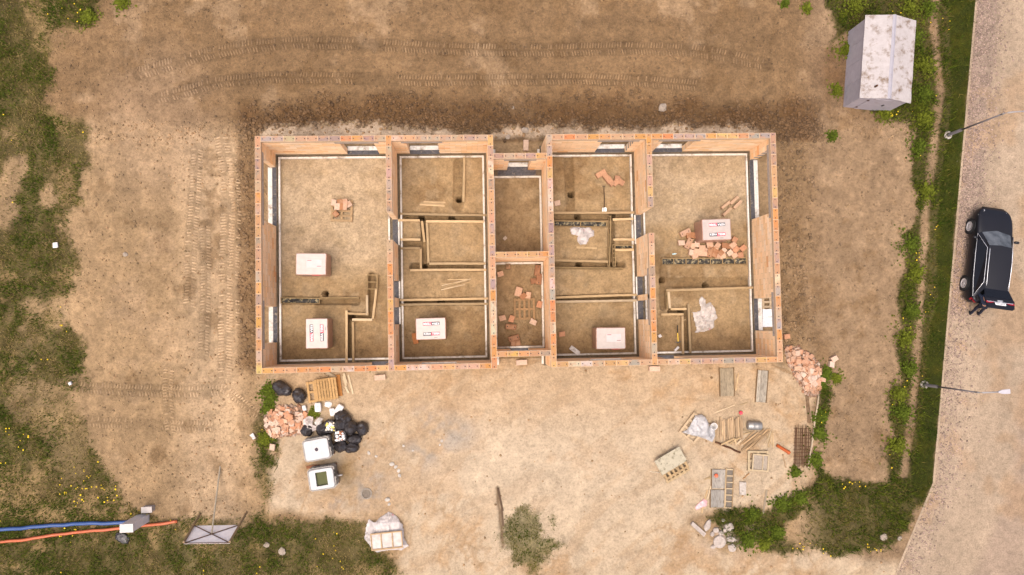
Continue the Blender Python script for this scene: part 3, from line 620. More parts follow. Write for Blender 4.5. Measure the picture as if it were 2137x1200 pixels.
# ------------------------------------------------------------------ boards lining the trenches
WOODC = [col(*q, .56) for q in ((232, 198, 150), (222, 188, 140), (206, 174, 128), (238, 210, 170), (196, 168, 126))]
def board(u0, v0, u1, v1, label, group=None, wid=.105, hgt=.17, top=.045, name='formwork_board', cc=None, cat='board'):
    cc = cc or jit(random.choice(WOODC), .7, 1.1)
    a, b_ = P(u0, v0, top), P(u1, v1, top); L = (b_ - a).length; c = (a + b_) / 2
    bb = B(); n = max(2, int(L / .8)); bow = random.uniform(-.012, .012)
    pr = []
    for i in range(n + 1):
        t = i / n; yo = bow * math.sin(math.pi * t) + random.uniform(-.003, .003)
        pr += [(-L / 2 + L * t, -wid / 2 + yo, -hgt), (-L / 2 + L * t, wid / 2 + yo, -hgt), (-L / 2 + L * t, wid / 2 + yo, 0), (-L / 2 + L * t, -wid / 2 + yo, 0)]
    f = [(4 * i + k, 4 * i + (k + 1) % 4, 4 * i + 4 + (k + 1) % 4, 4 * i + 4 + k) for i in range(n) for k in range(4)] + [(3, 2, 1, 0), tuple(4 * n + k for k in range(4))]
    o = bb.add(pr, f).make(name, 'wood', None, cc or jit(random.choice(WOODC), .85, 1.05, random))
    o.location = (c.x, c.y, top); o.rotation_euler = (random.uniform(-.04, .04), 0, math.atan2((b_ - a).y, (b_ - a).x))
    return tag(o, label, cat, group)
RA, RB_, RC, RD = 'the room with two upper and lower white brick packs', 'the room with the single white pack and stick pile', 'the room with the shovel', 'the room with the spilled bricks'
RA = 'the west end room'; RB_ = 'the stick room'; RC = 'the shovel room'; RD = 'the east end room'
for q in [
    (785, 602, 778, 665, 'slanting board running from the wooden frame to the trench corner in ' + RA), (766, 616, 766, 658, 'short upright board left of the slanting board in ' + RA),
    (725, 654, 769, 655.5, 'short cross board on the upper side of the trench elbow in ' + RA), (723, 648, 723, 757, 'long grey board on the pack side of the trench in ' + RA),
    (735, 667, 777, 667, 'short cross board on the lower side of the trench elbow in ' + RA), (736.5, 671, 737, 756, 'long pale board on the door side of the trench in ' + RA),
    (969, 328, 967, 421, 'long upright board ending at a round hole in ' + RB_), (835, 446, 1016, 449, 'long board on the high side of the upper trench in ' + RB_),
    (831, 459.5, 876, 460, 'short doorway board on the low side of the upper trench in ' + RB_), (889, 462, 1010, 462.5, 'pale board on the low side of the upper trench in ' + RB_),
    (880.5, 461, 886, 505, 'short leaning upright board by the forked trench in ' + RB_), (891, 465, 894, 548, 'long upright board beside the forked trench in ' + RB_),
    (836, 500, 877, 500, 'upper short board of the side niche in ' + RB_), (836, 518.5, 876, 518, 'lower short board of the side niche in ' + RB_), (878, 519, 878.5, 561, 'upright board below the side niche in ' + RB_),
    (896, 550, 1013, 550, 'board on the high side of the middle trench in ' + RB_), (856, 564, 1015, 563, 'long board on the low side of the middle trench in ' + RB_),
    (834, 626, 1019, 623, 'long board on the high side of the lower trench in ' + RB_), (834, 636, 1019, 634, 'long board on the low side of the lower trench in ' + RB_),
    (1156, 444, 1324, 443.5, 'long board crossing below the shovel in ' + RC), (1279, 458, 1322, 456, 'upper white crosspiece beside the upright frame in ' + RC), (1280, 500, 1324, 500, 'middle white crosspiece beside the upright frame in ' + RC),
    (1158, 543, 1269, 546, 'board on the high side of the middle trench in ' + RC), (1160, 621, 1329, 615, 'long board on the high side of the lower trench in ' + RC), (1160, 630, 1329, 627, 'long board on the low side of the lower trench in ' + RC),
    (1284, 522, 1323, 521, 'short lower crosspiece under the dark form in ' + RC),
    (1390, 606, 1572, 600, 'long board across the middle of ' + RD), (1395.5, 609, 1398, 643, 'short upright board hanging from the long board in ' + RD), (1400, 644.5, 1433, 644.5, 'short crosspiece above the trench elbow in ' + RD),
    (1380, 656.5, 1427, 656, 'short crosspiece below the trench elbow in ' + RD), (1437, 634, 1441, 737, 'long upright board beside the plastic sheet in ' + RD), (1424.5, 660, 1426, 739, 'long upright board beside the yellow pickaxe in ' + RD)]:
    board(*q, group='boards lining the pipe trenches')
def flat_board(u0, v0, u1, v1, label, wid=.09, th=.025, lift=.0, base=FL, group=None, cc=None, name='plank', cat='plank'):
    a, b_ = base(u0, v0), base(u1, v1); c = (a + b_) / 2; d = b_ - a; L = d.xy.length
    bb = B().box(-L / 2, L / 2, -wid / 2, wid / 2, 0, th, j=.004)
    o = bb.make(name, 'wood', None, cc or jit(random.choice(WOODC), .82, 1.08, random))
    o.location = (c.x, c.y, max(a.z, b_.z, c.z) + lift); o.rotation_euler = (0, 0, math.atan2(d.y, d.x)); return tag(o, label, cat, group)
for i, q in enumerate([(878, 424, 926, 427), (876, 427, 928, 430), (884, 421, 930, 423)]): flat_board(*q, 'short plank in the little pile beside the upright board', .08, .03, .03 * (i == 1), group='short planks on the stick bundle room floor')
for i, q in enumerate([(920, 601, 975, 585), (922, 596, 983, 582), (921, 605, 970, 594), (934, 584, 976, 583), (918, 593, 960, 590), (928, 602, 982, 588)]): flat_board(*q, 'thin stick in the loose bundle on the sand floor', .04, .03, .02 * (i % 3), group='loose stick bundle', name='stick', cat='stick')
flat_board(1203, 516.5, 1245, 518, 'short plank lying below the crumpled plastic in the shovel room', .09)
flat_board(1420, 669, 1429, 667, 'tiny wood offcut laid across the upright board by the pickaxe', .05, .03, .18)
# frames and tarred forms
def form(u0, v0, u1, v1, wid, label, n=0, tar=True, rail2=True, top=.05, rail=.035):
    a, b_ = P(u0, v0, top), P(u1, v1, top); L = (b_ - a).length; c = (a + b_) / 2; t = thing('trench_form', label, 'formwork', (c.x, c.y, top - .16), math.atan2((b_ - a).y, (b_ - a).x))
    cc = col(200, 168, 118)
    B().box(-L / 2, L / 2, wid / 2 - rail, wid / 2, 0, .16).make('rail', 'wood', t, cc)
    if rail2: B().box(-L / 2, L / 2, -wid / 2, -wid / 2 + rail, 0, .15).make('rail', 'wood', t, col(170, 140, 96))
    for i in range(n):
        xx_ = -L / 2 + L * i / max(1, n - 1); xx_ = min(max(xx_, -L / 2 + .02), L / 2 - .02)
        B().box(xx_ - .016, xx_ + .016, -wid / 2 + rail + .001, wid / 2 - rail - .001, .09, .145).make('crosspiece', 'wood', t, cc)
    if tar:
        m = B(); k = 24
        vs = [(-L / 2 + .01 + (L - .02) * i / k, yy_, .08 + random.uniform(-.03, .03)) for i in range(k + 1) for yy_ in (-wid / 2 + rail, 0, wid / 2 - rail)]
        m.add(vs, [(3 * i + j, 3 * i + 3 + j, 3 * i + 4 + j, 3 * i + 1 + j) for i in range(k) for j in (0, 1)]); m.make('tar_sheet', 'dirty_bitumen', t)
    return t
form(585, 627, 667, 628, .28, 'old dark sheeted trench form against the west wall insulation', 2)
form(668, 623, 749, 622, .09, 'thin nailed wooden rail continuing the dark form in the west end room', 7, False)
form(1156, 466, 1267, 468, .28, 'tar black trench form above the crumpled plastic in the shovel room', 3)
form(1283, 516, 1323, 515, .2, 'short tar stained form by the doorway in the shovel room', 2)
form(1158, 559, 1300, 561, .1, 'low comb like wooden rail with pegs in the shovel room', 12, False)
form(1381, 546, 1559, 544.5, .33, 'long tar stained wooden form below the spilled bricks', 8)
form(1391, 609, 1392, 644, .1, 'short dark sheeted form behind the hanging board in the east end room', 2)
form(1273, 450, 1270, 556, .12, 'tall narrow wooden frame standing along the trench in the shovel room', 9, False)
form(1281, 510, 1282, 556, .14, 'short ladder like wooden frame beside the tall frame in the shovel room', 6, False)
form(777.5, 573, 777, 604, .48, 'small square wooden frame with one middle bar on the sand', 3, False, top=.08)
# ------------------------------------------------------------------ brick packs
def text_mesh(s, size):
    cu = bpy.data.curves.new('lettering', 'FONT'); cu.body = s; cu.size = size; cu.align_x = 'CENTER'; cu.align_y = 'CENTER'; cu.offset = size * .012
    o = bpy.data.objects.new('tmp', cu); me = bpy.data.meshes.new_from_object(o); bpy.data.objects.remove(o); bpy.data.curves.remove(cu); me.materials.clear(); me.materials.append(MAT['paint']); me.name = 'lettering'; return me
T_KERA, T_TERM = text_mesh('KERA', .135), text_mesh('TERM', .135)
def pallet_parts(t, L=1.2, W=.8, cc=None, n=5, z=0.0, skew=0, bottom=True, wid=.1):
    cc = cc or col(214, 172, 122)
    def k(): return jit(cc, .85, 1.08, random)
    for yy_ in (-W / 2 + .05, 0, W / 2 - .05):
        for xx_ in (-L / 2 + .07, 0, L / 2 - .07): B().box(xx_ - .07, xx_ + .07, yy_ - .045, yy_ + .045, z + .022, z + .098).make('block', 'wood', t, k())
        if bottom: B().box(-L / 2, L / 2, yy_ - .05, yy_ + .05, z, z + .021).make('skid', 'wood', t, k())
        B().box(-L / 2, L / 2, yy_ - .05, yy_ + .05, z + .099, z + .120).make('stringer', 'wood', t, k())
    for i in range(n):
        xx_ = -L / 2 + wid / 2 + (L - wid) * i / (n - 1); B().box(xx_ - wid / 2, xx_ + wid / 2, -W / 2 - .005, W / 2 + .005, z + .121, z + .143, j=.003).make('slat', 'wood', t, k())
def pack(u, v, rot, label, style, L=1.34, W=.97, H=1.22):
    q = P(u, v, H); t = thing('brick_pack', label, 'brick pack', (q.x, q.y, fh(q.x, q.y) - .02), rot, 'film wrapped brick packs')
    pallet_parts(t, L * .97, W * .95)
    z0, z1 = .144, H + .12
    b = B(); n = 5
    rows = 5; hh = (z1 - z0) / rows
    for r in range(rows):
        for i in range(2):
            for j in range(4):
                b.box(-L / 2 + .02 + i * (L - .04) / 2 + .004, -L / 2 + .02 + (i + 1) * (L - .04) / 2 - .004, -W / 2 + .02 + j * (W - .04) / 4 + .004, -W / 2 + .02 + (j + 1) * (W - .04) / 4 - .004, z0 + r * hh, z0 + (r + 1) * hh - .008)
    b.make('clay_blocks', 'brick', t, col(205, 140, 105))
    # film: wobbly hull with rounded top edge
    f = B(); ring = []
    m_ = 96
    def outline(s, r):
        o_ = []
        for k in range(m_):
            a = 2 * math.pi * k / m_; cx_, sy_ = math.cos(a), math.sin(a); e = 30
            rr_ = (abs(cx_) ** e + abs(sy_) ** e) ** (-1 / e); o_.append((cx_ * rr_ * (L / 2 + s), sy_ * rr_ * (W / 2 + s)))
        return o_
    levels = [(.005, z0 - .05), (.012, z0 + .3), (.008, z0 + .7), (.010, z1 - .03), (.003, z1 + .002), (-.02, z1 + .012)]
    vs = []
    for s_, zz in levels:
        for (a, c_) in outline(s_, 0):
            nn_ = mnoise.noise(Vector((a * 5 + u, c_ * 5 + v, zz * 5))) * .014; vs.append((a + nn_, c_ + nn_, zz + nn_ * .3))
    fs = [(i * m_ + k, i * m_ + (k + 1) % m_, (i + 1) * m_ + (k + 1) % m_, (i + 1) * m_ + k) for i in range(5) for k in range(m_)] + [tuple(range(5 * m_, 6 * m_))]
    f.add(vs, fs); o = f.make('film_wrap', 'packfilm', t, col(222, 172, 148), True)
    fl = B().poly([(-L / 2 * .97, -W / 2 * .96, z1 + .022), (L / 2 * .97, -W / 2 * .96, z1 + .022), (L / 2 * .97, W / 2 * .96, z1 + .022), (-L / 2 * .97, W / 2 * .96, z1 + .022)], .006)
    top = fl.make('top_film', 'packtop', t, col(232, 214, 202, .44))
    zt = z1 + .026
    blk, red, wht = (.035, .035, .045), (.62, .06, .09), (.85, .82, .8)
    if style == 'logo':
        for s in (1, -1):
            r_ = 0 if s > 0 else math.pi; cy_ = -.23 * s
            for nm, xx_, cc_, tm_ in (('black_print', -.19, blk, T_KERA), ('red_print', .19, red, T_TERM)):
                p_ = B().poly([(-.188, -.082, .0), (.188, -.068 if xx_ > 0 else -.082, .0), (.188, .082, 0), (-.188, .082 if xx_ > 0 else .068, 0)], .002).make(nm, 'paint', t, cc_)
                m2 = Matrix.Rotation(r_, 4, 'Z') @ Matrix.Translation((xx_, 0, 0)); loc = m2.translation; p_.location = (loc.x + .03, loc.y + cy_, zt); p_.rotation_euler = (0, 0, r_)
                obj('lettering', tm_, p_, wht, (0, 0, .004))
        B().box(.14, .3, -.405, -.39, zt - .002, zt).make('print_line', 'paint', t, blk)
    else:
        B().box(-.2, .47, -.16, .2, zt - .003, zt, ).make('paper_label', 'paint', t, col(240, 230, 224))
        z2 = zt + .004
        for (xa, xb, ya, yb, cc_) in ((-.17, .02, .15, .175, (.3, .05, .07)), (.27, .45, -.11, -.085, (.2, .05, .07)), (.25, .44, .15, .158, (.4, .38, .42)), (.25, .44, .12, .128, (.4, .38, .42)), (.25, .44, .09, .098, (.4, .38, .42)), (-.17, -.06, -.04, -.032, (.4, .38, .42)), (-.17, -.06, -.08, -.072, (.4, .38, .42)), (-.19, .3, .02, .026, (.4, .38, .42))):
            B().box(xa, xb, ya, yb, z2 - .003, z2).make('print_line', 'paint', t, cc_)
        B().box(-.38, .02, -W / 2 - .02, -W / 2 + .02, z1 - .2, z1 - .06).make('black_print', 'paint', t, blk); B().box(.022, .42, -W / 2 - .02, -W / 2 + .02, z1 - .2, z1 - .06).make('red_print', 'paint', t, red)
    return t
MAT['packfilm'] = M('packfilm_mat', mode='obj', scale=6, stretch=(1, 1, 3), lo=.78, hi=1.1, rough=.35, bs=.4, spec=.5, stain=col(190, 130, 100), stain_at=(.5, .75), stain_scale=4)
MAT['packtop'] = M('packtop_mat', mode='obj', scale=5, lo=.9, hi=1.06, rough=.3, bs=.35, spec=.5)
pack(649, 551, -.02, 'white wrapped brick pack with paper label standing alone in the west end room', 'label')
pack(661, 696, math.pi / 2, 'white wrapped brick pack with logos turned sideways beside the boarded trench', 'logo')
pack(899, 686, .01, 'white wrapped brick pack with red and black logos leaning one brick against its side', 'logo')
pack(1275, 706, -.01, 'white wrapped brick pack with paper label in the shovel room', 'label')
pack(1495.5, 479, .02, 'white wrapped brick pack with logos above the spilled bricks', 'logo')
# ------------------------------------------------------------------ loose clay blocks
def block_mesh(L, W_=.25, H_=.235, jit=.0, hollow=True):
    """hollow clay block lying so that its holed face is up: rim, recessed face with cells"""
    b = B(); a, q, h = L / 2, W_ / 2, H_ / 2; i = .02
    lo = [(-a, -q, -h), (a, -q, -h), (a, q, -h), (-a, q, -h)]; hi = [(vx + random.uniform(-jit, jit), vy + random.uniform(-jit, jit), h + random.uniform(-jit, jit) * .5) for vx, vy, _ in lo]
    b.add(lo + hi, [(3, 2, 1, 0), (0, 1, 5, 4), (1, 2, 6, 5), (2, 3, 7, 6), (3, 0, 4, 7)])
    if not hollow: b.add(hi, [(0, 1, 2, 3)])
    else:
        c = sum((Vector(v) for v in hi), Vector()) / 4; ri = [tuple(Vector(v) + (c - Vector(v)).normalized() * i * 1.4) for v in hi]; pi_ = [(v[0], v[1], v[2] - .015) for v in ri]
        b.add(hi + ri + pi_, [(k, (k + 1) % 4, 4 + (k + 1) % 4, 4 + k) for k in range(4)] + [(4 + k, 4 + (k + 1) % 4, 8 + (k + 1) % 4, 8 + k) for k in range(4)]); b.add(pi_, [(0, 1, 2, 3)], None, 1)
    return b.mesh('clay_block', ['brick', 'brick_top'])
FULL = [block_mesh(.5), block_mesh(.5, .235, .25, hollow=False)]
HALF = [block_mesh(.25, .25, .235), block_mesh(.27, .235, .2, .012, False), block_mesh(.3, .22, .22, .02, False), block_mesh(.22, .24, .2, .015)]
FRAG = [block_mesh(random.uniform(.13, .26), random.uniform(.12, .22), random.uniform(.06, .2), .035, False) for _ in range(7)]
BRC = [col(*q, .52) for q in ((236, 190, 156), (232, 178, 142), (240, 204, 176), (226, 164, 124), (242, 212, 188))]
DKC = [col(190, 134, 94), col(202, 142, 98), col(212, 148, 102)]
def brk(base, u, v, ang, me, label, group, cc=None, lift=0, tilt=0):
    q = base(u, v); h = max(vv_.co.z for vv_ in me.vertices)
    o = obj('clay_block', me, None, jit((cc or random.choice(BRC)), .9, 1.06, random), (q.x, q.y, q.z + h + lift - .01), (random.uniform(-tilt, tilt), random.uniform(-tilt, tilt), math.radians(ang)))
    return tag(o, label, 'brick', group)
S1 = ('loose clay block in the spill between the white pack and the tarred form', 'spilled blocks in the east end room')
for u, v, a, k, c in [(1428.3, 486.3, 25, 'F0', 0), (1435.7, 492.3, 100, 'H0', 1), (1445, 492, 80, 'H1', 1), (1420.5, 507.4, 3, 'H2', 2), (1434.8, 508.8, 62, 'F0', 0), (1443.5, 514, 88, 'H1', 0), (1452.8, 510.4, 90, 'H1', 2), (1463, 517.5, 8, 'H2', 0), (1441, 527.6, 80, 'H1', 2), (1456, 526, -8, 'F1', 0), (1462, 530, -5, 'F1', 0), (1479, 511.5, 10, 'H2', 0), (1494.4, 513.4, 55, 'H2', 0), (1509.5, 513, -5, 'H0', 1), (1519, 514.5, 5, 'H0', 1), (1527, 512, 40, 'H2', 0), (1533, 521, 48, 'H2', 3), (1548, 518, 40, 'H2', 3), (1479, 527, 76, 'F0', 1), (1488.5, 532, 70, 'H0', 1), (1491, 522, 0, 'H0', 1), (1502, 528, 40, 'H0', 1), (1508, 523.5, 40, 'H1', 2), (1521, 528, 38, 'H1', 2), (1531, 533.5, 30, 'H1', 0), (1543, 533, 5, 'H0', 3), (1506.5, 535, 15, 'H1', 0), (1448, 535, 20, 'H1', 0), (1496, 535.5, 0, 'H3', 0), (1531, 501, 60, 'H3', 3), (1471, 524, 60, 'H3', 0)]:
    me = (FULL if k[0] == 'F' else HALF)[int(k[1])]; brk(FL, u, v, a, me, *S1, cc=(BRC[0], DKC[1], BRC[2], BRC[3])[c])
for u, v in [(1512, 429), (1529.6, 419.4), (1536.6, 427.6), (1514.4, 443)]: brk(FL, u, v, 40 + random.uniform(-3, 3), FULL[1], 'long pale clay block lying slantwise above the white pack by the wide opening', 'slanting long blocks', col(238, 196, 158)).scale = (1, .55, 1)
S2 = ('loose clay block lying around the broken pallet in the hall', 'blocks in the hall')
for u, v, a, k, c in [(1044, 572, 15, 'H1', 0), (1060, 557, 5, 'H0', 5), (1112.5, 587, 10, 'H0', 1), (1083, 605, -15, 'H2', 0), (1081, 613, -15, 'H2', 0), (1091.5, 618, 45, 'H2', 1), (1101.5, 616, 80, 'H2', 0), (1125, 635, 75, 'H2', 3), (1048.5, 663.5, 15, 'H2', 0), (1067, 665, 75, 'H2', 3), (1112.5, 672, -25, 'H2', 2), (1066, 682, -6, 'F0', 1), (1072, 705.5, 14, 'F0', 1), (1071, 717, 0, 'H0', 1), (1080, 715.5, 8, 'H0', 1), (1124, 583, 85, 'F0', 1), (1121, 565, 80, 'F0', 1)]:
    me = (FULL if k[0] == 'F' else HALF)[int(k[1])]; brk(FL, u, v, a, me, *S2, cc=col(150, 118, 84) if c == 5 else (BRC[0], DKC[0], BRC[2], BRC[3])[c])
S3 = ('broken clay block in the little heap beside the shovel', 'broken blocks by the shovel')
for u, v, a, m in [(1253, 364, 30, FULL[1]), (1272, 379, -55, FULL[1]), (1266, 374, -55, FULL[1]), (1284, 382, 40, HALF[2]), (1290, 380, 10, HALF[1]), (1296, 382, 60, HALF[3]), (1287, 374, 80, HALF[0])]: brk(FL, u, v, a, m, *S3, cc=col(222, 168, 130))
brk(FL, 1162, 425, 10, HALF[1], 'single half block against the wall left of the round hole', None)
brk(FL, 1172, 697, 3, HALF[1], 'single half block lying in the sand left of the labelled pack', None)
brk(FL, 867, 706, -80, FULL[1], 'orange clay block standing against the side of a logo pack', None, col(216, 140, 84))
brk(G, 794, 787, 4, FULL[1], 'single clay block outside the south wall near the cream boards', None, BRC[2])
brk(G, 1088, 756, 3, FULL[1], 'single clay block on the sand at the south porch', None, BRC[2])
brk(G, 1364, 769, -2, FULL[1], 'single clay block outside the south wall below the shovel room', None, BRC[2])
brk(G, 1097, 305, 88, FULL[1], 'single clay block on the sand at the north porch', None, BRC[2])
brk(G, 1738, 748, 30, HALF[2], 'stray half block on the bare soil east of the rubble heap', None); brk(G, 1733, 760, 80, HALF[1], 'stray half block on the soil nearest the rubble heap weeds', None)
brk(G, 1639, 702, 5, HALF[1], 'half block on the dark soil touching the east wall', None)
brk(FL, 1054, 497, 40, FRAG[2], 'small whitish block chip on the empty hall floor', None, col(240, 220, 200))
brk(G, 570, 932, 80, HALF[1], 'half block lying apart below the west rubble heap', None, BRC[2])
def heap(u0, v0, pts, n, hmax, label, group, name, seed, dens):
    """pts: outline polygon in px; pieces piled on a mound of small fragments"""
    r = random.Random(seed); w_ = [P(*q) for q in pts]; xs = [q.x for q in w_]; ys = [q.y for q in w_]
    poly = np.array([[q.x, q.y] for q in w_])
    def sd_(px, py): return float(sdist(np.array([px]), np.array([py]), [tuple(q) for q in poly])[0])
    def mound(px, py): return hmax * min(1, max(0, sd_(px, py)) / .75)
    N_ = 0; pos = []
    while N_ < n:
        px, py = r.uniform(min(xs), max(xs)), r.uniform(min(ys), max(ys)); s_ = sd_(px, py)
        if s_ < -.05 or (s_ < .12 and r.random() < .5): continue
        me = r.choice(FRAG + HALF[1:]) if r.random() < .8 else r.choice(HALF)
        hh = max(v_.co.z for v_ in me.vertices); tl = .38
        o = obj('broken_block', me, None, jit(r.choice(BRC), .86, 1.08, r), (px, py, gh(px, py) + mound(px, py) + hh * .7), (r.uniform(-tl, tl), r.uniform(-tl, tl), r.uniform(0, 6.28)))
        o.scale = (r.uniform(.75, .95),) * 3; tag(o, label, 'broken brick', group); N_ += 1
    k = 0; ps = []
    while len(ps) < dens:
        px, py = r.uniform(min(xs), max(xs)), r.uniform(min(ys), max(ys)); s_ = sd_(px, py)
        if s_ > -.12: ps.append((px, py, gh(px, py) + mound(px, py) * r.random() ** .5 + .01))
    ps = np.array(ps); cc = np.array([r.choice(BRC) for _ in ps]) * np.array([[r.uniform(.4, .75)] for _ in ps])
    scatter_stones(name, ps, np.array([r.uniform(.03, .09) for _ in ps]), cc, 'clod', seed, .7, label.replace('broken clay block', 'small orange fragments filling'), 'rubble')
heap(0, 0, [(553, 868), (575, 852), (600, 846), (630, 852), (640, 878), (628, 900), (600, 906), (572, 912), (560, 895)], 120, .22, 'broken clay block in the rubble heap beside the black bags', 'west rubble heap', 'brick_rubble', 31, 900)
heap(0, 0, [(1638, 722), (1660, 724), (1690, 745), (1718, 775), (1714, 800), (1700, 826), (1680, 815), (1668, 790), (1650, 760)], 140, .26, 'broken clay block in the rubble heap off the southeast house corner', 'southeast rubble heap', 'brick_rubble', 32, 1000)
# ------------------------------------------------------------------ pallets and timber
def pallet(u, v, rot, label, base, L=1.15, W=.8, n=5, cc=None, group=None, lift=0):
    q = base(u, v); t = thing('pallet', label, 'pallet', (q.x, q.y, q.z + .005 + lift), math.radians(rot), group); pallet_parts(t, L, W, cc, n); return t
pallet(714, 441, 88, 'wooden pallet carrying a few broken blocks on the west end room floor', FL, 1.0, 1.0, 5, col(212, 176, 130))
for i, (u, v, a, m) in enumerate([(699, 425, 80, HALF[1]), (712, 424, 10, HALF[0]), (722, 423, 5, HALF[0]), (706, 433, 85, HALF[2]), (713, 433, 85, HALF[2]), (721, 433, 85, HALF[2]), (730, 428, 30, HALF[3]), (703, 448, 40, HALF[3])]): brk(FL, u, v, a, m, 'broken clay block resting on the pallet in the west end room', 'blocks on the pallet', (BRC[2], DKC[1], BRC[0])[i % 3], .15)
pallet(1094, 645, 0, 'weathered gapped pallet lying in the hall among blocks', FL, 1.0, 1.0, 5, col(196, 156, 110))
pallet(671, 815, 7, 'new yellow slatted pallet lying lowest beside the black bags', G, 1.25, .95, 5, col(228, 184, 124))
t = pallet(683, 811, 7, 'yellow close boarded pallet laid on top of the slatted pallet', G, 1.0, .98, 8, col(222, 178, 118), lift=.16)
flat_board(705, 782, 711, 826, 'wide orange brown plank leaning beside the pallets', .2, .03, .03, G, cc=col(206, 140, 72))
for i, q in enumerate([(716, 785, 727, 819), (718, 779, 724, 800), (727, 782, 737, 822), (721, 806, 728, 820)]): flat_board(*q, 'cream sawn batten in the loose set beside the pallets', .09, .04, .045 * (i in (1, 3)), G, group='cream battens', cc=col(240, 216, 178), name='batten', cat='batten')
flat_board(682, 777, 702, 788, 'grey plank sticking out between the pallets and the house wall', .14, .03, .05, G, cc=col(200, 180, 150))
# concrete-stained sheet on pallets
q = G(1405, 976); t = thing('pallet', 'slatted pallet under the lichen stained board in the yard', 'pallet', q, math.radians(28.5)); pallet_parts(t, 1.25, .95, col(226, 196, 150), 6)
t = thing('pallet', 'upper pallet directly carrying the lichen stained board', 'pallet', (q.x - .05, q.y + .12, q.z + .15), math.radians(28.5)); pallet_parts(t, 1.25, .8, col(214, 180, 132), 6)
bb = B().box(-.68, .68, -.38, .38, 0, .03, j=.006); o = bb.make('stained_board', 'lichen', None, col(214, 202, 172)) if 'lichen' in MAT else None
MAT['lichen'] = M('lichen_mat', mode='obj', scale=5, lo=.85, hi=1.1, stain=col(120, 108, 74), stain_at=(.52, .66), stain_scale=6, bs=.3)
o = bb.make('stained_board', 'lichen', None, col(218, 206, 178)); c = P(1400, 962, .15); o.location = (c.x, c.y, q.z + .30); o.rotation_euler = (0, 0, math.radians(28.5)); tag(o, 'lichen stained pale board lying across two pallets in the yard', 'board')
pallet(1580, 961, -2, 'open wooden pallet lying below the timber pile', G, 1.0, .95, 3, col(232, 206, 164))
t = thing('timber_frame', 'light timber frame with grey panel on the open pallet', 'frame', G(1584, 964, .16), math.radians(-6))
for bx_ in ((-.4, .4, .34, .40), (-.4, .4, -.40, -.34), (-.4, -.34, -.339, .339), (.34, .4, -.339, .339), (.09, .13, -.339, .339)): B().box(*bx_, .02, .06).make('batten', 'wood', t, col(230, 205, 165))
B().box(-.36, .36, -.36, .36, .0, .018).make('panel', 'concrete', t, col(196, 180, 160))
# formwork panels in the yard
def panel(u, v, L, W, rot, label, strips, cc, frame=col(150, 120, 84)):
    q = G(u, v); t = thing('form_panel', label, 'formwork', (q.x, q.y, q.z + .005), math.radians(rot)); y_ = -W / 2
    B().box(-L / 2, L / 2, -W / 2 - .03, -W / 2, 0, .09).make('frame_rail', 'wood', t, frame); B().box(-L / 2, L / 2, W / 2, W / 2 + .03, 0, .09).make('frame_rail', 'wood', t, frame)
    for k, f in enumerate(strips):
        B().box(-L / 2 + .02, L / 2 - .02, y_ + .004, y_ + W * f - .004, .03, .055 + .01 * (k % 2), j=.004).make('face_board', 'greyboard', t, tuple(v_ * (1, .9, 1.15)[k % 3] for v_ in cc)); y_ += W * f
    return t
MAT['greyboard'] = M('greyboard_mat', mode='obj', scale=5, stretch=(1, 3, 1), lo=.75, hi=1.15, stain=col(110, 96, 78), stain_at=(.5, .75), stain_scale=4, bs=.3)
panel(1516, 797, 1.36, .66, 90, 'weathered two board form panel lying flat south of the house', (.5, .5), col(190, 172, 142))
panel(1589, 806, 1.55, .5, 84, 'pair of white splashed form boards lying side by side south of the house', (.3, .35, .35), col(200, 188, 168))
for i, q in enumerate([(1533, 780, 1530, 822), (1541, 778, 1535, 815)]): flat_board(*q, 'thin batten lying along the weathered form panel', .05, .03, .0, G, group='battens by the form panel', name='batten', cat='batten')
for i, q in enumerate([(1490, 862, 1533, 845), (1545, 845, 1560, 840)]): flat_board(*q, ('long', 'short')[i] + ' thin stick lying north of the timber pile', .04, .025, 0, G, name='stick', cat='stick')
# timber pile
r = random.Random(8); k = 0
for i in range(15):
    u0 = 1497 + i * 3.6; flat_board(u0 + r.uniform(-2, 2), 871 + r.uniform(-3, 8), u0 + r.uniform(-3, 4), r.uniform(905, 930), 'weathered plank in the upright rows of the timber pile', r.uniform(.06, .11), .03, .03 * (i % 3) + .02, G, group='timber pile upright planks', cc=jit(col(222, 188, 146, .56), .5, 1.1, r))
for i in range(10):
    u0 = 1543 + i * 3.2; flat_board(u0, 932 + r.uniform(-4, 12) - i * .8, u0 + r.uniform(30, 42), 905 + r.uniform(-8, 6) - i * .5, 'slanting plank in the fanned end of the timber pile', r.uniform(.05, .09), .03, .03 * (i % 3) + .02, G, group='timber pile slanting planks', cc=jit(col(218, 180, 134, .54), .5, 1.1, r))
for i in range(9): flat_board(1594 + r.uniform(0, 20), 896 + r.uniform(0, 10), 1594 + r.uniform(0, 20), 920 + r.uniform(0, 14), 'thin splintered stick east of the timber pile', .03, .025, .025 * (i % 3), G, group='splintered sticks', name='stick', cat='stick')
for i in range(5): flat_board(1500 + r.uniform(0, 40), 925 + r.uniform(-3, 4), 1535 + r.uniform(-10, 10), 915 + r.uniform(-6, 6), 'short offcut lying across the timber pile', .07, .03, .14, G, group='timber offcuts')
flat_board(1549, 897, 1568, 903, 'thin batten jutting under the grey drum', .05, .03, .05, G); flat_board(1551, 906, 1567, 902, 'thin batten crossing below the grey drum', .05, .03, .02, G)
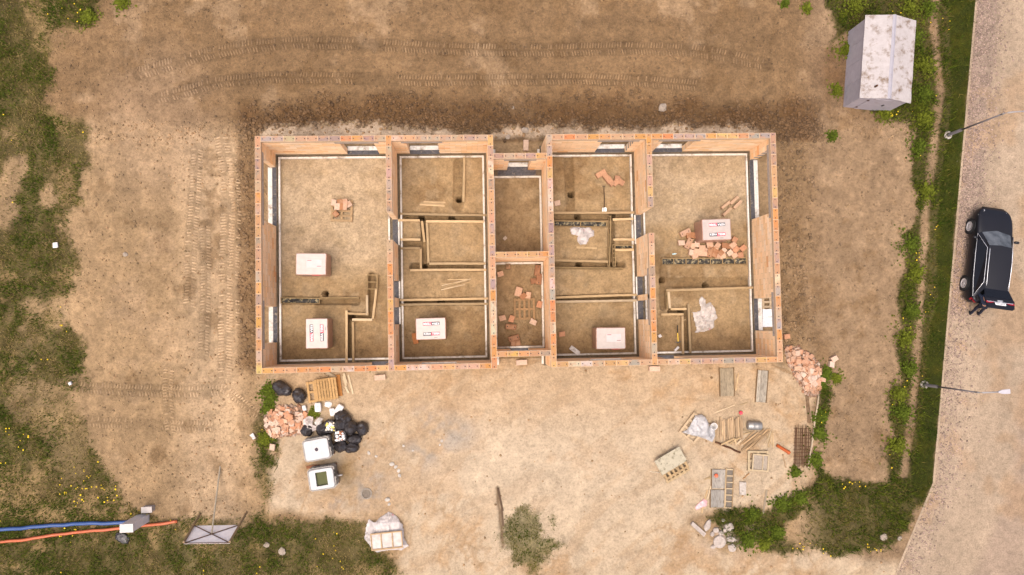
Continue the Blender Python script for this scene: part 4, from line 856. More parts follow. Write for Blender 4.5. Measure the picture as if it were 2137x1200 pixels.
# long poles
def pole(p0, p1, rad, label, cc, name='pole', mat='wood', cat='pole', z=.03):
    a, b_ = G(*p0), G(*p1); c = (a + b_) / 2; d = b_ - a; zz = max(a.z, b_.z, c.z) + rad; n = 10
    pts = [((i / n - .5) * d.xy.length, .012 * math.sin(i * 1.3), .004 * math.sin(i)) for i in range(n + 1)]
    o = B().tube(pts, rad, 8).make(name, mat, None, cc, True); o.location = (c.x, c.y, zz); o.rotation_euler = (0, 0, math.atan2(d.y, d.x)); return tag(o, label, cat)
pole((1708, 822), (1686, 976), .045, 'long pale wooden pole lying along the weeds beside the rusty mesh', col(222, 200, 168))
pole((1492, 922), (1544, 944), .045, 'dark rusty pipe sticking out of the timber pile', col(120, 84, 60), mat='rust', name='rusty_pipe', cat='pipe')
pole((1633, 948), (1640, 976), .03, 'short thin stick below the orange pipe', col(214, 180, 140), name='stick', cat='stick')
pole((1356, 984), (1376, 986), .015, 'thin white lath on the sand left of the stained board', col(240, 225, 200), name='lath', cat='stick')
pole((1550, 1000), (1563, 987), .03, 'short stick leaning toward the open pallet', col(206, 160, 110), name='stick', cat='stick')
# rusty reinforcement
q = G(1672, 928); t = thing('rebar_mesh', 'stack of rusty steel reinforcement mesh beside the long pole', 'rebar', (q.x, q.y, q.z + .01), math.radians(-3))
for i in range(17): xx_ = -.36 + i * .047 + random.uniform(-.012, .012); B().tube([(xx_, -1.0 + random.uniform(-.1, .1), .05), (xx_ + random.uniform(-.03, .03), .9 + random.uniform(-.15, .12), .05 + .03 * (i % 3))], .011, 6).make('long_bar', 'rust', t)
for i in range(11): yy_ = -.88 + i * .165; B().tube([(-.4, yy_, .028), (.42, yy_ + random.uniform(-.03, .03), .028)], .009, 6).make('cross_bar', 'rust', t)
q = G(1686, 850); t = thing('rebar_rods', 'few loose rusty steel rods running up to the rubble heap', 'rebar', (q.x, q.y, q.z), math.radians(2))
for i in range(4): B().tube([(-.06 + i * .045, -.75, .02), (-.08 + i * .045, .8, .025)], .011, 6).make('rod', 'rust', t)
for i in range(6): pole((1612 + i * 5, 762 + i * 1.5), (1636 + i * 7, 776 + i * 2.4), .012, 'thin stick in the fan lying off the southeast house corner', col(196, 160, 118), name='stick', cat='stick')['group'] = 'sticks at the house corner'
# orange pipe piece
a, b_ = G(1620, 928.5), G(1646.6, 944.8); d = b_ - a; L = d.length; o = B()
o.lathe([(.062, -L / 2), (.075, -L / 2), (.075, L / 2 - .1), (.09, L / 2 - .09), (.09, L / 2), (.072, L / 2), (.062, L / 2 - .1), (.062, -L / 2)], 20, mat=Matrix.Rotation(math.pi / 2, 4, 'Y'))
o = o.make('drain_pipe', 'plastic', None, col(226, 110, 48), True); o.location = ((a + b_) / 2) + Vector((0, 0, .07)); o.rotation_euler = (0, 0, math.atan2(d.y, d.x)); tag(o, 'short orange drain pipe with socket beside the rusty mesh', 'pipe')
# grey drum, white bucket, red helmets
q = G(1571, 887); o = B().lathe([(0, -.33), (.19, -.33), (.2, -.31), (.2, -.12), (.207, -.1), (.2, -.08), (.2, .1), (.207, .12), (.2, .14), (.2, .31), (.19, .33), (0, .33)], 24, mat=Matrix.Rotation(math.pi / 2, 4, 'Y')).make('metal_drum', 'metal', None, col(200, 196, 190), True)
o.location = q + Vector((0, 0, .2)); o.rotation_euler = (0, 0, math.radians(-4)); tag(o, 'grey metal drum lying on its side on the timber pile', 'drum')
q = G(1486, 888); t = thing('bucket', 'white plastic bucket open beside the plastic covered pallet', 'bucket', q); B().lathe([(0, .01), (.13, .01), (.145, .3), (.16, .3), (.16, .28), (.15, .0), (0, 0)], 20).make('pail', 'plastic', t, (.42, .4, .38), True); B().lathe([(.15, .295), (.168, .3), (.168, .315), (.15, .315), (.15, .295)], 20).make('rim', 'plastic', t, (.6, .58, .56), True)
for u, v, cc, lb in ((1545, 861, (.7, .05, .08), 'round red plastic ball lying above the timber pile'), (1492.5, 991, (.75, .12, .05), 'orange red plastic ball on the form boards with the ladder frame')):
    q = G(u, v); o = B().lathe([(0, -.09), (.05, -.075), (.078, -.045), (.09, 0), (.078, .045), (.05, .075), (.012, .09), (0, .092)], 16).make('ball', 'plastic', None, cc, True); o.location = q + Vector((0, 0, .09 if v < 900 else .17)); tag(o, lb, 'ball')
# form boards and ladder frame in the south east of the yard
panel(1499, 999, .92, .66, 88, 'grey concrete stained form board with the orange ball on it', (.45, .55), col(200, 190, 176))
panel(1497, 1040, .86, .68, 88, 'lower grey concrete stained form board beside the ladder frame', (.5, .5), col(186, 178, 166))
q = G(1521, 1019); t = thing('ladder_frame', 'pale wooden ladder frame with dark panel beside grey form boards', 'frame', (q.x, q.y, q.z + .01), math.radians(-4))
for bx_ in ((-.22, -.15, -.93, .95),): B().box(*bx_, .0, .09).make('rail', 'wood', t, col(230, 200, 155))
B().box(.15, .20, -.93, .90, 0, .07).make('rail', 'wood', t, col(180, 150, 110))
for i in range(7): yy_ = -.9 + i * .3; B().box(-.149, .149, yy_ - .025, yy_ + .025, .05, .085).make('rung', 'wood', t, col(235, 208, 166))
B().box(-.149, .149, -.9, .9, .01, .03).make('panel', 'greyboard', t, col(150, 138, 124))
for i, qq in enumerate([(1476, 1022, 1464, 1070), (1483, 1014, 1476, 1040), (1470, 1001, 1487, 992), (1477, 998, 1496, 1000)]): flat_board(*qq, 'broken plank end leaning by the grey form boards', .07, .03, .03 * (i % 2), G, group='plank ends by the form boards')
o = B().box(-.15, .15, -.3, .3, 0, .08, j=.02).make('concrete_slab', 'concrete', None, col(225, 212, 198)); o.location = G(1549, 1019); o.rotation_euler = (0, 0, -.08); tag(o, 'small pale concrete slab lying right of the ladder frame', 'slab')
flat_board(1600, 1022, 1592, 1072, 'faint grey board half buried in the sand by the weeds', .09, .03, -.005, G, cc=col(176, 158, 132))
flat_board(1039, 1018, 1049, 1066, 'dark weathered beam sunk in the sand north of the grass patch', .09, .05, .0, G, cc=col(112, 88, 66)); flat_board(1047, 1062, 1050, 1098, 'dark split timber end next to the grass patch', .1, .04, 0, G, cc=col(124, 100, 76))
# ------------------------------------------------------------------ crumpled plastic sheets
MAT['sheet'] = M('sheet_mat', mode='obj', scale=4, lo=.7, hi=1.15, rough=.28, bs=.6, bd=.03, spec=.6, stain=(.5, .2, .2), stain_at=(.64, .7), stain_scale=3)
def plastic_alpha(m, a):
    b = m.node_tree.nodes['Principled BSDF']; b.inputs['Alpha'].default_value = a
plastic_alpha(MAT['sheet'], .55)
def sheet(pts, base, label, amp=.1, cc=(.78, .72, .70), seed=1, lift=.03, humps=(), prints=True):
    w_ = [Vector(base(*q)[:2]) for q in pts]; c = sum(w_, Vector((0, 0))) / len(w_); poly = [(q.x, q.y) for q in w_]
    xs = [q.x for q in w_]; ys = [q.y for q in w_]; s = .035; nx_ = int((max(xs) - min(xs)) / s) + 2; ny_ = int((max(ys) - min(ys)) / s) + 2
    A, Bq = np.meshgrid(min(xs) + np.arange(nx_) * s, min(ys) + np.arange(ny_) * s); a, b_ = A.ravel(), Bq.ravel()
    wob = .08 * fbm(a, b_, 3, 3, seed); d = sdist(a, b_, poly) + wob
    n1_ = fbm(a, b_, 1.8, 3, seed); rid = 1 - 2 * np.abs(fbm(a + .25 * n1_, b_, 3.4, 3, seed + 3)) * 5
    zz = amp * (.8 * np.clip(n1_ + .35, 0, 1) + .7 * np.clip(rid, 0, 1) ** 2) * sst(-.02, .2, d)
    for hu, hv, hr, hh in humps:
        q = base(hu, hv); zz = np.maximum(zz, zz * .4 + hh * sst(hr * 1.25, hr * .8, np.maximum(np.abs(a - q.x), np.abs(b_ - q.y))))
    hf = gh if base is G else fh
    zb = np.array([hf(p_, q_) for p_, q_ in zip(a, b_)]); z0 = hf(c.x, c.y)
    inside_ = d > 0; idm = np.arange(nx_ * ny_).reshape(ny_, nx_)
    F4 = np.stack([idm[:-1, :-1], idm[:-1, 1:], idm[1:, 1:], idm[1:, :-1]], -1).reshape(-1, 4); F4 = F4[inside_[F4].all(1)]
    us, inv = np.unique(F4, return_inverse=True); Vv = np.stack([a - c.x, b_ - c.y, zb - z0 + zz + lift], 1)[us]; F4 = inv.reshape(F4.shape)
    o = big_mesh('plastic_sheet', Vv, F4, 'sheet', None, True); o.color = (*cc, 1); o.location = (c.x, c.y, z0); tag(o, label, 'plastic sheet')
    so_ = o.modifiers.new('thick', 'SOLIDIFY'); so_.thickness = .004
    return o
sheet([(1187, 476), (1200, 470), (1214, 474), (1232, 474), (1241, 482), (1240, 494), (1230, 498), (1224, 510), (1210, 512), (1203, 503), (1205, 492), (1192, 490)], FL, 'crumpled white plastic film with red print in the shovel room', .2, (.62, .56, .53), 4)
sheet([(1456, 626), (1464, 616), (1472, 624), (1473, 634), (1482, 630), (1490, 640), (1499, 664), (1490, 672), (1492, 684), (1476, 690), (1460, 694), (1446, 696), (1452, 686), (1448, 672), (1444, 652), (1456, 650), (1462, 646)], FL, 'large crumpled clear plastic sheet in the east end room', .16, (.6, .53, .47), 6)
q = G(1447, 893); t = thing('pallet', 'pale pallet tilted under the plastic film west of the timber pile', 'pallet', (q.x, q.y, q.z), math.radians(50)); pallet_parts(t, 1.2, .95, col(236, 206, 166), 4)
sheet([(1430, 897), (1450, 863), (1464, 864), (1473, 872), (1480, 884), (1493, 892), (1492, 908), (1486, 924), (1465, 914), (1440, 908), (1420, 902)], G, 'white plastic film draped over the pallet west of the timber pile', .16, (.46, .45, .45), 8, .05, [(1455, 888, .5, .17)])
sheet([(759, 1123), (764, 1096), (770, 1083), (783, 1086), (795, 1076), (811, 1067), (828, 1074), (842, 1092), (845, 1125), (856, 1139), (840, 1148), (812, 1146), (789, 1153), (772, 1140)], G, 'bulging clear plastic sheet under a wooden frame at the grass edge', .22, (.62, .56, .53), 12, .04, [(808, 1116, .7, .16)])
t = thing('wooden_frame', 'three bay wooden frame lying on the bulging plastic sheet', 'frame', G(809, 1123, .38), math.radians(4))
for bx_ in ((-.72, .72, .33, .39), (-.72, .72, -.39, -.33), (-.72, -.67, -.329, .329), (.67, .72, -.329, .329), (-.27, -.22, -.329, .329), (.24, .29, -.329, .329)): B().box(*bx_, 0, .05).make('batten', 'wood', t, col(222, 186, 140))
B().box(-.69, .69, -.35, .35, -.02, -.004).make('panel', 'sheet', t, (.52, .45, .40))
sheet([(1449, 1058), (1458, 1048), (1468, 1040), (1478, 1044), (1476, 1056), (1462, 1060), (1452, 1066)], G, 'crumpled pink and white striped tape heap left of the form boards', .14, (.75, .45, .46), 15)
sheet([(634, 874), (646, 866), (656, 868), (655, 884), (662, 888), (664, 896), (652, 902), (640, 896), (633, 886)], G, 'dirty white film bundle with red print above the tank', .3, (.72, .64, .60), 18, .18)
sheet([(656, 880), (668, 866), (678, 872), (672, 884), (664, 890)], G, 'small grey plastic film scrap on the black bags', .2, (.6, .56, .52), 19, .28)
sheet([(677, 838), (690, 836), (696, 842), (690, 852), (676, 848)], G, 'crumpled white paper sack below the pallets', .16, (.82, .78, .74), 20)
# ------------------------------------------------------------------ black rubbish bags
def bag(u, v, rx, ry, rz, rot, label, seed, lift=0, open_=None, group='black rubbish bags heap'):
    bm = bmesh.new(); bmesh.ops.create_icosphere(bm, subdivisions=4, radius=1)
    for q in bm.verts:
        c = q.co.copy(); n_ = mnoise.fractal(c * 1.6 + Vector((seed, 0, 0)), .9, 2.1, 3) * .16; rdg = abs(mnoise.noise(c * 3.3 + Vector((0, seed, 0)))) * .16
        f = 1 + n_ - rdg; q.co = Vector((c.x * rx * f, c.y * ry * f, max(c.z * f, -.62) * rz))
        if c.z > .86 and not open_: q.co.z += (c.z - .86) * 1.5 * rz; q.co.x *= 1 - (c.z - .86) * 4; q.co.y *= 1 - (c.z - .86) * 4
        if open_ and c.z > .55: q.co.z -= (c.z - .55) * 1.5 * rz
    me = bpy.data.meshes.new('bag'); bm.to_mesh(me); bm.free(); me.materials.append(MAT['bag']); me.polygons.foreach_set('use_smooth', [True] * len(me.polygons))
    g = G(u, v); t = obj('rubbish_bag', me, None, None, (g.x, g.y, g.z + .62 * rz - .01 + lift), (0, 0, math.radians(rot))); tag(t, label, 'rubbish bag', group)
    if open_:
        cs = open_; r_ = random.Random(seed); k = 46
        pos = np.array([(r_.uniform(-.55, .55) * rx, r_.uniform(-.55, .55) * ry, rz * .5 + r_.uniform(-.04, .06)) for _ in range(k)])
        o = scatter_stones('litter', pos, np.array([r_.uniform(.03, .08) for _ in range(k)]), np.array([r_.choice(cs) for _ in range(k)]), 'clod', seed, .35); o.parent = t
    return t
bag(590, 810, .48, .32, .30, -28, 'full black rubbish bag lying alone near the southwest house corner', 1, group='black rubbish bags')
bag(626, 825, .31, .38, .33, 10, 'full black rubbish bag standing between the pallets and the lone bag', 2, group='black rubbish bags')
HB = 'tied black rubbish bag in the heap beside the water tanks'
for i, (u, v, a, b_, c, r_, lf) in enumerate([(713, 867, .32, .28, .3, 20, 0), (733, 890, .33, .33, .34, 0, .05), (757, 893, .30, .34, .3, 15, 0), (712, 884, .34, .28, .3, 0, .1), (741, 915, .36, .25, .25, 4, 0), (712, 930, .34, .28, .3, 0, 0), (736, 933, .33, .26, .28, 8, 0), (676, 895, .34, .32, .3, 0, 0), (642, 897, .30, .3, .22, 0, 0), (722, 874, .3, .26, .26, 0, .1)]): bag(u, v, a, b_, c, r_, HB, 10 + i, lf)
WT = [(.78, .74, .7), (.8, .72, .55), (.7, .66, .6), (.75, .6, .15)]
bag(692, 888, .34, .32, .34, 0, 'open black bag filled with white and yellow litter', 31, .05, WT); bag(713, 907, .33, .33, .34, 0, 'open black bag filled with white litter and a brick chip', 32, .05, [(.8, .76, .74), (.78, .74, .7), col(225, 150, 110)])
# white canisters
def canister(u, v, rot, label, s=1.0, lie=True):
    t = thing('canister', label, 'canister', G(u, v), math.radians(rot), 'white canisters below the pallets'); b = B(); a, c_, h = .15 * s, .22 * s, .24 * s; n = 28; lv = []
    for sc, zz in ((.86, 0), (1, .03), (1, h - .04), (.93, h - .01), (.8, h)):
        lv.append([(a * sc * math.copysign(abs(math.cos(6.283 * k / n)) ** .4, math.cos(6.283 * k / n)), c_ * sc * math.copysign(abs(math.sin(6.283 * k / n)) ** .4, math.sin(6.283 * k / n)), zz) for k in range(n)])
    b.add([q for l in lv for q in l], [(i * n + k, i * n + (k + 1) % n, (i + 1) * n + (k + 1) % n, (i + 1) * n + k) for i in range(4) for k in range(n)] + [tuple(range(4 * n, 5 * n)), tuple(range(n))[::-1]]); b.make('body', 'plastic', t, (.5, .48, .46), True)
    B().lathe([(.05 * s, h - .02), (.05 * s, h + .03), (0, h + .032)], 12, mat=Matrix.Translation((0, c_ * .62, 0))).make('cap', 'plastic', t, (.75, .74, .72), True); B().tube([(0, -c_ * .5, h - .01), (0, -c_ * .4, h + .045), (0, c_ * .2, h + .045), (0, c_ * .3, h - .01)], .016 * s, 8).make('handle', 'plastic', t, (.8, .78, .76), True); return t
canister(665, 849, 2, 'clean white plastic canister close below the slatted pallet'); canister(709, 853, -32, 'tilted white plastic canister at the end of the row', 1.05); canister(695, 859, 10, 'narrow white plastic canister touching the tilted one', .85); canister(636, 851, 15, 'small white plastic canister beside the rubble heap', .6)
MAT['screen'] = M('screen_mat', (.07, .075, .08), scale=2.5, lo=.5, hi=1.5, rough=.08, bs=0, spec=.8)
# ------------------------------------------------------------------ caged water tanks
def ibc(u, v, rot, label, cut):
    c = P(u, v, .85); zg = gh(c.x, c.y); t = thing('water_tank', label, 'water tank', (c.x, c.y, zg + .005), math.radians(rot), 'caged water tanks'); L, W, H = 1.14, .94, 1.0; n = 44
    for yy_ in (-.4, 0, .4): B().box(-L / 2 - .02, L / 2 + .02, yy_ - .06, yy_ + .06, 0, .12).make('pallet_skid', 'wood', t, col(170, 120, 80))
    lv = []
    def ol(sx, sy):
        return [(sx * math.copysign(abs(math.cos(6.283 * k / n)) ** .22, math.cos(6.283 * k / n)), sy * math.copysign(abs(math.sin(6.283 * k / n)) ** .22, math.sin(6.283 * k / n))) for k in range(n)]
    for s, zz in ((.95, .125), (1, .17), (1, .5), (.985, .52), (1, .54), (1, .8), (.99, .9), (.965, .96), (.92, .985)): lv.append([(a, b_, zz) for a, b_ in ol(L / 2 * s, W / 2 * s)])
    b = B(); k_ = len(lv)
    b.add([q for l in lv for q in l], [(i * n + k, i * n + (k + 1) % n, (i + 1) * n + (k + 1) % n, (i + 1) * n + k) for i in range(k_ - 1) for k in range(n)])
    ti = [q for q in lv[-1]]; wc = (.36, .355, .345)
    if cut:
        hx, hy = .255, .31; inn = []
        for (px_, py_, _) in ti:
            m = max(abs(px_) / hx, abs(py_) / hy); inn.append((px_ / m, py_ / m, .985))
        b.add(ti + inn + [(q[0], q[1], .6) for q in inn], [(k, (k + 1) % n, n + (k + 1) % n, n + k) for k in range(n)] + [(n + k, n + (k + 1) % n, 2 * n + (k + 1) % n, 2 * n + k) for k in range(n)])
    else: b.add(ti, [tuple(range(n))])
    b.make('tank', 'tankplastic', t, wc, False)
    if cut:
        hx, hy = .26, .315; B().add([(-hx, -hy, .84), (hx, -hy, .84), (hx, hy, .84), (-hx, hy, .84)], [(0, 1, 2, 3)]).make('water', 'greenwater', t)
    else:
        B().lathe([(.075, .984), (.075, 1.01), (0, 1.012)], 20).make('lid', 'plastic', t, (.05, .03, .04), True)
    for xx_ in (-.2, .2):
        q = [(xx_ - .008, xx_ + .008)]; 
        if cut: continue
        B().box(xx_ - .009, xx_ + .009, -W / 2 * .9, W / 2 * .9, .984, .99).make('top_seam', 'plastic', t, (.3, .3, .32))
    if cut:
        for xx_ in (-.33, .33): B().box(xx_ - .009, xx_ + .009, -W / 2 * .88, W / 2 * .88, .984, .99).make('top_seam', 'plastic', t, (.55, .54, .53))
    mc = col(196, 190, 184)
    for zz in (.22, .42, .62, .82, .93):
        pts = [(a, b_, zz) for a, b_ in ol(L / 2 + .022, W / 2 + .022)]; B().tube(pts + [pts[0], pts[1]], .011, 6, False).make('cage_ring', 'metal', t, mc)
    for s in (-1, 1):
        for i in range(6): xx_ = -L / 2 + .1 + i * (L - .2) / 5; B().tube([(xx_, s * (W / 2 + .035), .12), (xx_, s * (W / 2 + .035), .95)], .011, 6).make('cage_bar', 'metal', t, mc)
        for i in range(5): yy_ = -W / 2 + .1 + i * (W - .2) / 4; B().tube([(s * (L / 2 + .035), yy_, .12), (s * (L / 2 + .035), yy_, .95)], .011, 6).make('cage_bar', 'metal', t, mc)
    B().tube([(L / 2 + .02, -.1, .2), (L / 2 + .16, -.1, .2), (L / 2 + .2, -.1, .14)], .035, 10).make('outlet_valve', 'plastic', t, (.6, .55, .5), True)
    return t
MAT['tankplastic'] = M('tankplastic_mat', mode='obj', scale=4, lo=.9, hi=1.05, rough=.4, bs=.05, spec=.4, stain=col(170, 160, 150), stain_at=(.62, .8), stain_scale=5)
MAT['greenwater'] = M('greenwater_mat', col(88, 92, 30), scale=4, lo=.9, hi=1.1, rough=.3, bs=0, spec=.1)
ibc(660, 938.5, 9, 'white caged water tank with closed round lid by the black bags', False); ibc(670.5, 1000, 7.5, 'white caged water tank cut open with green water inside', True)
flat_board(666, 977, 683, 969, 'pale plank wedged between the two water tanks', .1, .03, .1, G, cc=col(224, 196, 150)); flat_board(640, 975, 668, 971, 'brown board lying between the two water tanks', .12, .03, .05, G, cc=col(170, 110, 76))
# ------------------------------------------------------------------ metal shed
c0, c1, c2 = P(1760, 223), P(1771, 66), P(1897, 211, 1.72); ax_ = (c1 - c0); Ls = ax_.length; rz_s = math.atan2(ax_.y, ax_.x) - math.pi / 2; Ws = 2.25
rv = Vector((math.cos(rz_s), math.sin(rz_s))); cc_ = c0 + ax_ / 2 + rv * Ws / 2
shed = thing('metal_shed', 'white painted metal shed with stained gable roof standing in the weeds', 'shed', (cc_.x, cc_.y, GZ - .02), rz_s)
he, hr_ = 1.85, 2.2; wx, wy = Ws / 2, Ls / 2; sc_ = col(226, 216, 222)
# wall sheets
for s in (-1, 1):
    for i in range(4):
        y0_, y1_ = -wy + i * Ls / 4, -wy + (i + 1) * Ls / 4; B().box(s * wx - .015, s * wx + .015, y0_ + .004, y1_ - .004, 0, he).make('wall_sheet', 'shed', shed, jit(sc_, .94, 1.04, random))
    for i in range(3):
        a_, b_ = -wx + .02 + i * (Ws - .04) / 3 + .004, -wx + .02 + (i + 1) * (Ws - .04) / 3 - .004
        def zt(xx_): return he + (hr_ - he) * (1 - abs(xx_) / wx) - .03
        pts = [(a_, 0), (b_, 0), (b_, zt(b_))] + ([(0, zt(0))] if a_ < 0 < b_ else []) + [(a_, zt(a_))]
        n = len(pts); yy_ = s * wy; B().add([(p_[0], yy_ - .012, p_[1]) for p_ in pts] + [(p_[0], yy_ + .012, p_[1]) for p_ in pts], [tuple(range(n)), tuple(range(2 * n - 1, n - 1, -1))] + [(i2, (i2 + 1) % n, n + (i2 + 1) % n, n + i2) for i2 in range(n)]).make('wall_sheet', 'shed', shed, jit(sc_, .94, 1.04, random))
dr = B().box(-.62, .42, -wy - .04, -wy - .016, .06, 1.72).make('door', 'shed', shed, sc_); B().box(.30, .36, -wy - .075, -wy - .041, .9, 1.1).make('handle', 'metal', dr, (.1, .1, .1))
for zz in (.3, 1.4): B().box(-.66, -.58, -wy - .06, -wy - .041, zz, zz + .1).make('hinge', 'rust', dr)
for s in (-1, 1):
    m = 14; vs, fs = [], []
    for i in range(m + 1):
        yy_ = -wy - .10 + (Ls + .2) * i / m
        for j in range(6):
            f = j / 5; e = .10 + .02 * mnoise.noise(Vector((yy_ * 2, s * 3, 0))); xx_ = s * f * (wx + e); zz = hr_ + .02 - (hr_ - he + .03) * f + .012 * mnoise.noise(Vector((xx_ * 2, yy_ * 2, 5))); vs.append((xx_, yy_, zz))
    o_ = len(vs); vs += [(p_[0], p_[1], p_[2] - .02) for p_ in vs]
    for i in range(m):
        for j in range(5): q = i * 6 + j; fs += [(q, q + 6, q + 7, q + 1), (o_ + q, o_ + q + 1, o_ + q + 7, o_ + q + 6)]
    for i in range(m): q = i * 6 + 5; fs.append((q, q + 6, o_ + q + 6, o_ + q))
    for j in range(5): fs.append((j, j + 1, o_ + j + 1, o_ + j)); q = m * 6 + j; fs.append((q, q + 1, o_ + q + 1, o_ + q))
    B().add(vs, fs).make('roof_sheet', 'shed_roof', shed, col(222, 212, 208))
B().add([(-.09, -wy - .11, hr_ - .002), (0, -wy - .11, hr_ + .045), (.09, -wy - .11, hr_ - .002), (-.09, wy + .11, hr_ - .002), (0, wy + .11, hr_ + .045), (.09, wy + .11, hr_ - .002)], [(0, 1, 4, 3), (1, 2, 5, 4), (0, 3, 5, 2), (0, 2, 1), (3, 4, 5)]).make('ridge_cap', 'shed', shed, col(205, 200, 208))
B().tube([(-.62, -wy + .45, 1.98), (-.62, -wy + .45, 2.22)], .045, 12).make('vent_pipe', 'rust', shed)
# ------------------------------------------------------------------ street lamps
def lamp(u, v, label):
    q = G(u, v); t = thing('street_lamp', label, 'street lamp', (q.x, q.y, q.z - .02), math.radians(2), 'street lamps along the kerb'); gc = col(150, 142, 142)
    B().lathe([(0, .0), (.2, .0), (.2, .05), (.19, .06), (.1, .06)], 24).make('concrete_collar', 'concrete', t, col(225, 212, 200)); B().lathe([(.075, .02), (.075, 1.05), (.045, 1.1)], 16).make('lower_pole', 'paint', t, gc, True); B().lathe([(.055, 1.06), (.06, 1.12), (.048, 1.15)], 16).make('pole_joint', 'metal', t, col(190, 186, 184), True)
    B().tube([(0, 0, 1.1), (0, 0, 2.5), (0, 0, 3.9)], [.042, .038, .034], 12).make('upper_pole', 'paint', t, gc, True)
    B().tube([(0, 0, 3.9), (.02, 0, 4.05), (.12, 0, 4.18), (.35, 0, 4.26), (.75, 0, 4.31)], [.04, .036, .034, .03, .028], 10).make('arm', 'paint', t, col(185, 180, 180), True)
    b = B(); b.add([(x_, y_, z_) for z_ in (4.28, 4.34) for x_, y_ in ((.72, -.03), (.88, -.085), (1.22, -.10), (1.24, -.08), (1.24, .08), (1.22, .10), (.88, .085), (.72, .03))], [tuple(range(7, -1, -1)), tuple(range(8, 16))] + [(k, (k + 1) % 8, 8 + (k + 1) % 8, 8 + k) for k in range(8)]); h = b.make('lamp_head', 'paint', t, col(225, 220, 226)); B().box(.9, 1.18, -.06, .06, 4.27, 4.279).make('lens', 'plastic', h, (.8, .8, .78))
lamp(1978, 282, 'grey street lamp in the lawn beside the metal shed'); lamp(1929, 803, 'grey street lamp in the lawn farther along the kerb from the shed')
# ------------------------------------------------------------------ car
fw, rw = P(2024, 471, .2), P(2012, 590, .2); hd = (fw - rw).normalized(); rzc = math.atan2(hd.y, hd.x) - math.pi / 2
right = Vector((hd.y, -hd.x)); cc_ = (fw + rw) / 2 + right * 1.03; CZ = GZ - .085
car = thing('parked_car', 'black estate car parked by the kerb with tailgate open', 'car', (cc_.x, cc_.y, CZ), rzc)
WBH = (fw - rw).length / 2
ST_ = [(-2.32, .60, .42, .62, .78), (-2.28, .78, .30, .84, .92), (-2.1, .88, .22, .90, .98), (-1.7, .915, .20, .92, 1.0), (-1.0, .92, .19, .92, .99), (0, .92, .19, .91, .98), (.7, .92, .19, .91, .97), (1.1, .915, .19, .90, .985), (1.5, .91, .20, .86, .93), (1.9, .88, .22, .80, .85), (2.2, .78, .26, .70, .76), (2.36, .58, .34, .58, .63), (2.41, .40, .40, .52, .54)]
b = B(); vs = []; K = 15
for yy_, w_, zl, zb, zt_ in ST_:
    half = [(w_ * .82, zl), (w_ * .96, zl + .05), (w_, zl + (zb - zl) * .35), (w_ * 1.0, zl + (zb - zl) * .62), (w_ * .975, zl + (zb - zl) * .9), (w_ * .93, zb + (zt_ - zb) * .35), (w_ * .78, zb + (zt_ - zb) * .85), (0, zt_)]
    vs += [(a, yy_, z_) for a, z_ in half] + [(-a, yy_, z_) for a, z_ in half[-2::-1]]
fs = [(i * K + k, i * K + k + 1, (i + 1) * K + k + 1, (i + 1) * K + k) for i in range(len(ST_) - 1) for k in range(K - 1)] + [(i * K + K - 1, i * K, (i + 1) * K, (i + 1) * K + K - 1) for i in range(len(ST_) - 1)] + [tuple(range(K))[::-1], tuple((len(ST_) - 1) * K + k for k in range(K))]
body = b.add(vs, fs).make('body', 'carpaint', car, None, True); md = body.modifiers.new('s', 'SUBSURF'); md.levels = md.render_levels = 2
# roof and glass
zbelt, zroof = .94, 1.40
B().add([(-.56, .42, zroof - .02), (.56, .42, zroof - .02), (.585, -.3, zroof + .02), (.57, -1.1, zroof + .005), (.54, -1.62, zroof - .035), (-.54, -1.62, zroof - .035), (-.57, -1.1, zroof + .005), (-.585, -.3, zroof + .02), (0, .47, zroof), (0, -.3, zroof + .05), (0, -1.1, zroof + .035), (0, -1.64, zroof - .01)], [(0, 8, 9, 7), (8, 1, 2, 9), (7, 9, 10, 6), (9, 2, 3, 10), (6, 10, 11, 5), (10, 3, 4, 11)]).make('roof', 'carpaint', car, None, True)
B().add([(-.545, .42, zroof - .03), (0, .46, zroof - .008), (.545, .42, zroof - .03), (.70, 1.08, .965), (0, 1.22, 1.0), (-.70, 1.08, .965)], [(0, 1, 4, 5), (1, 2, 3, 4)]).make('windscreen', 'screen', car, None, True)
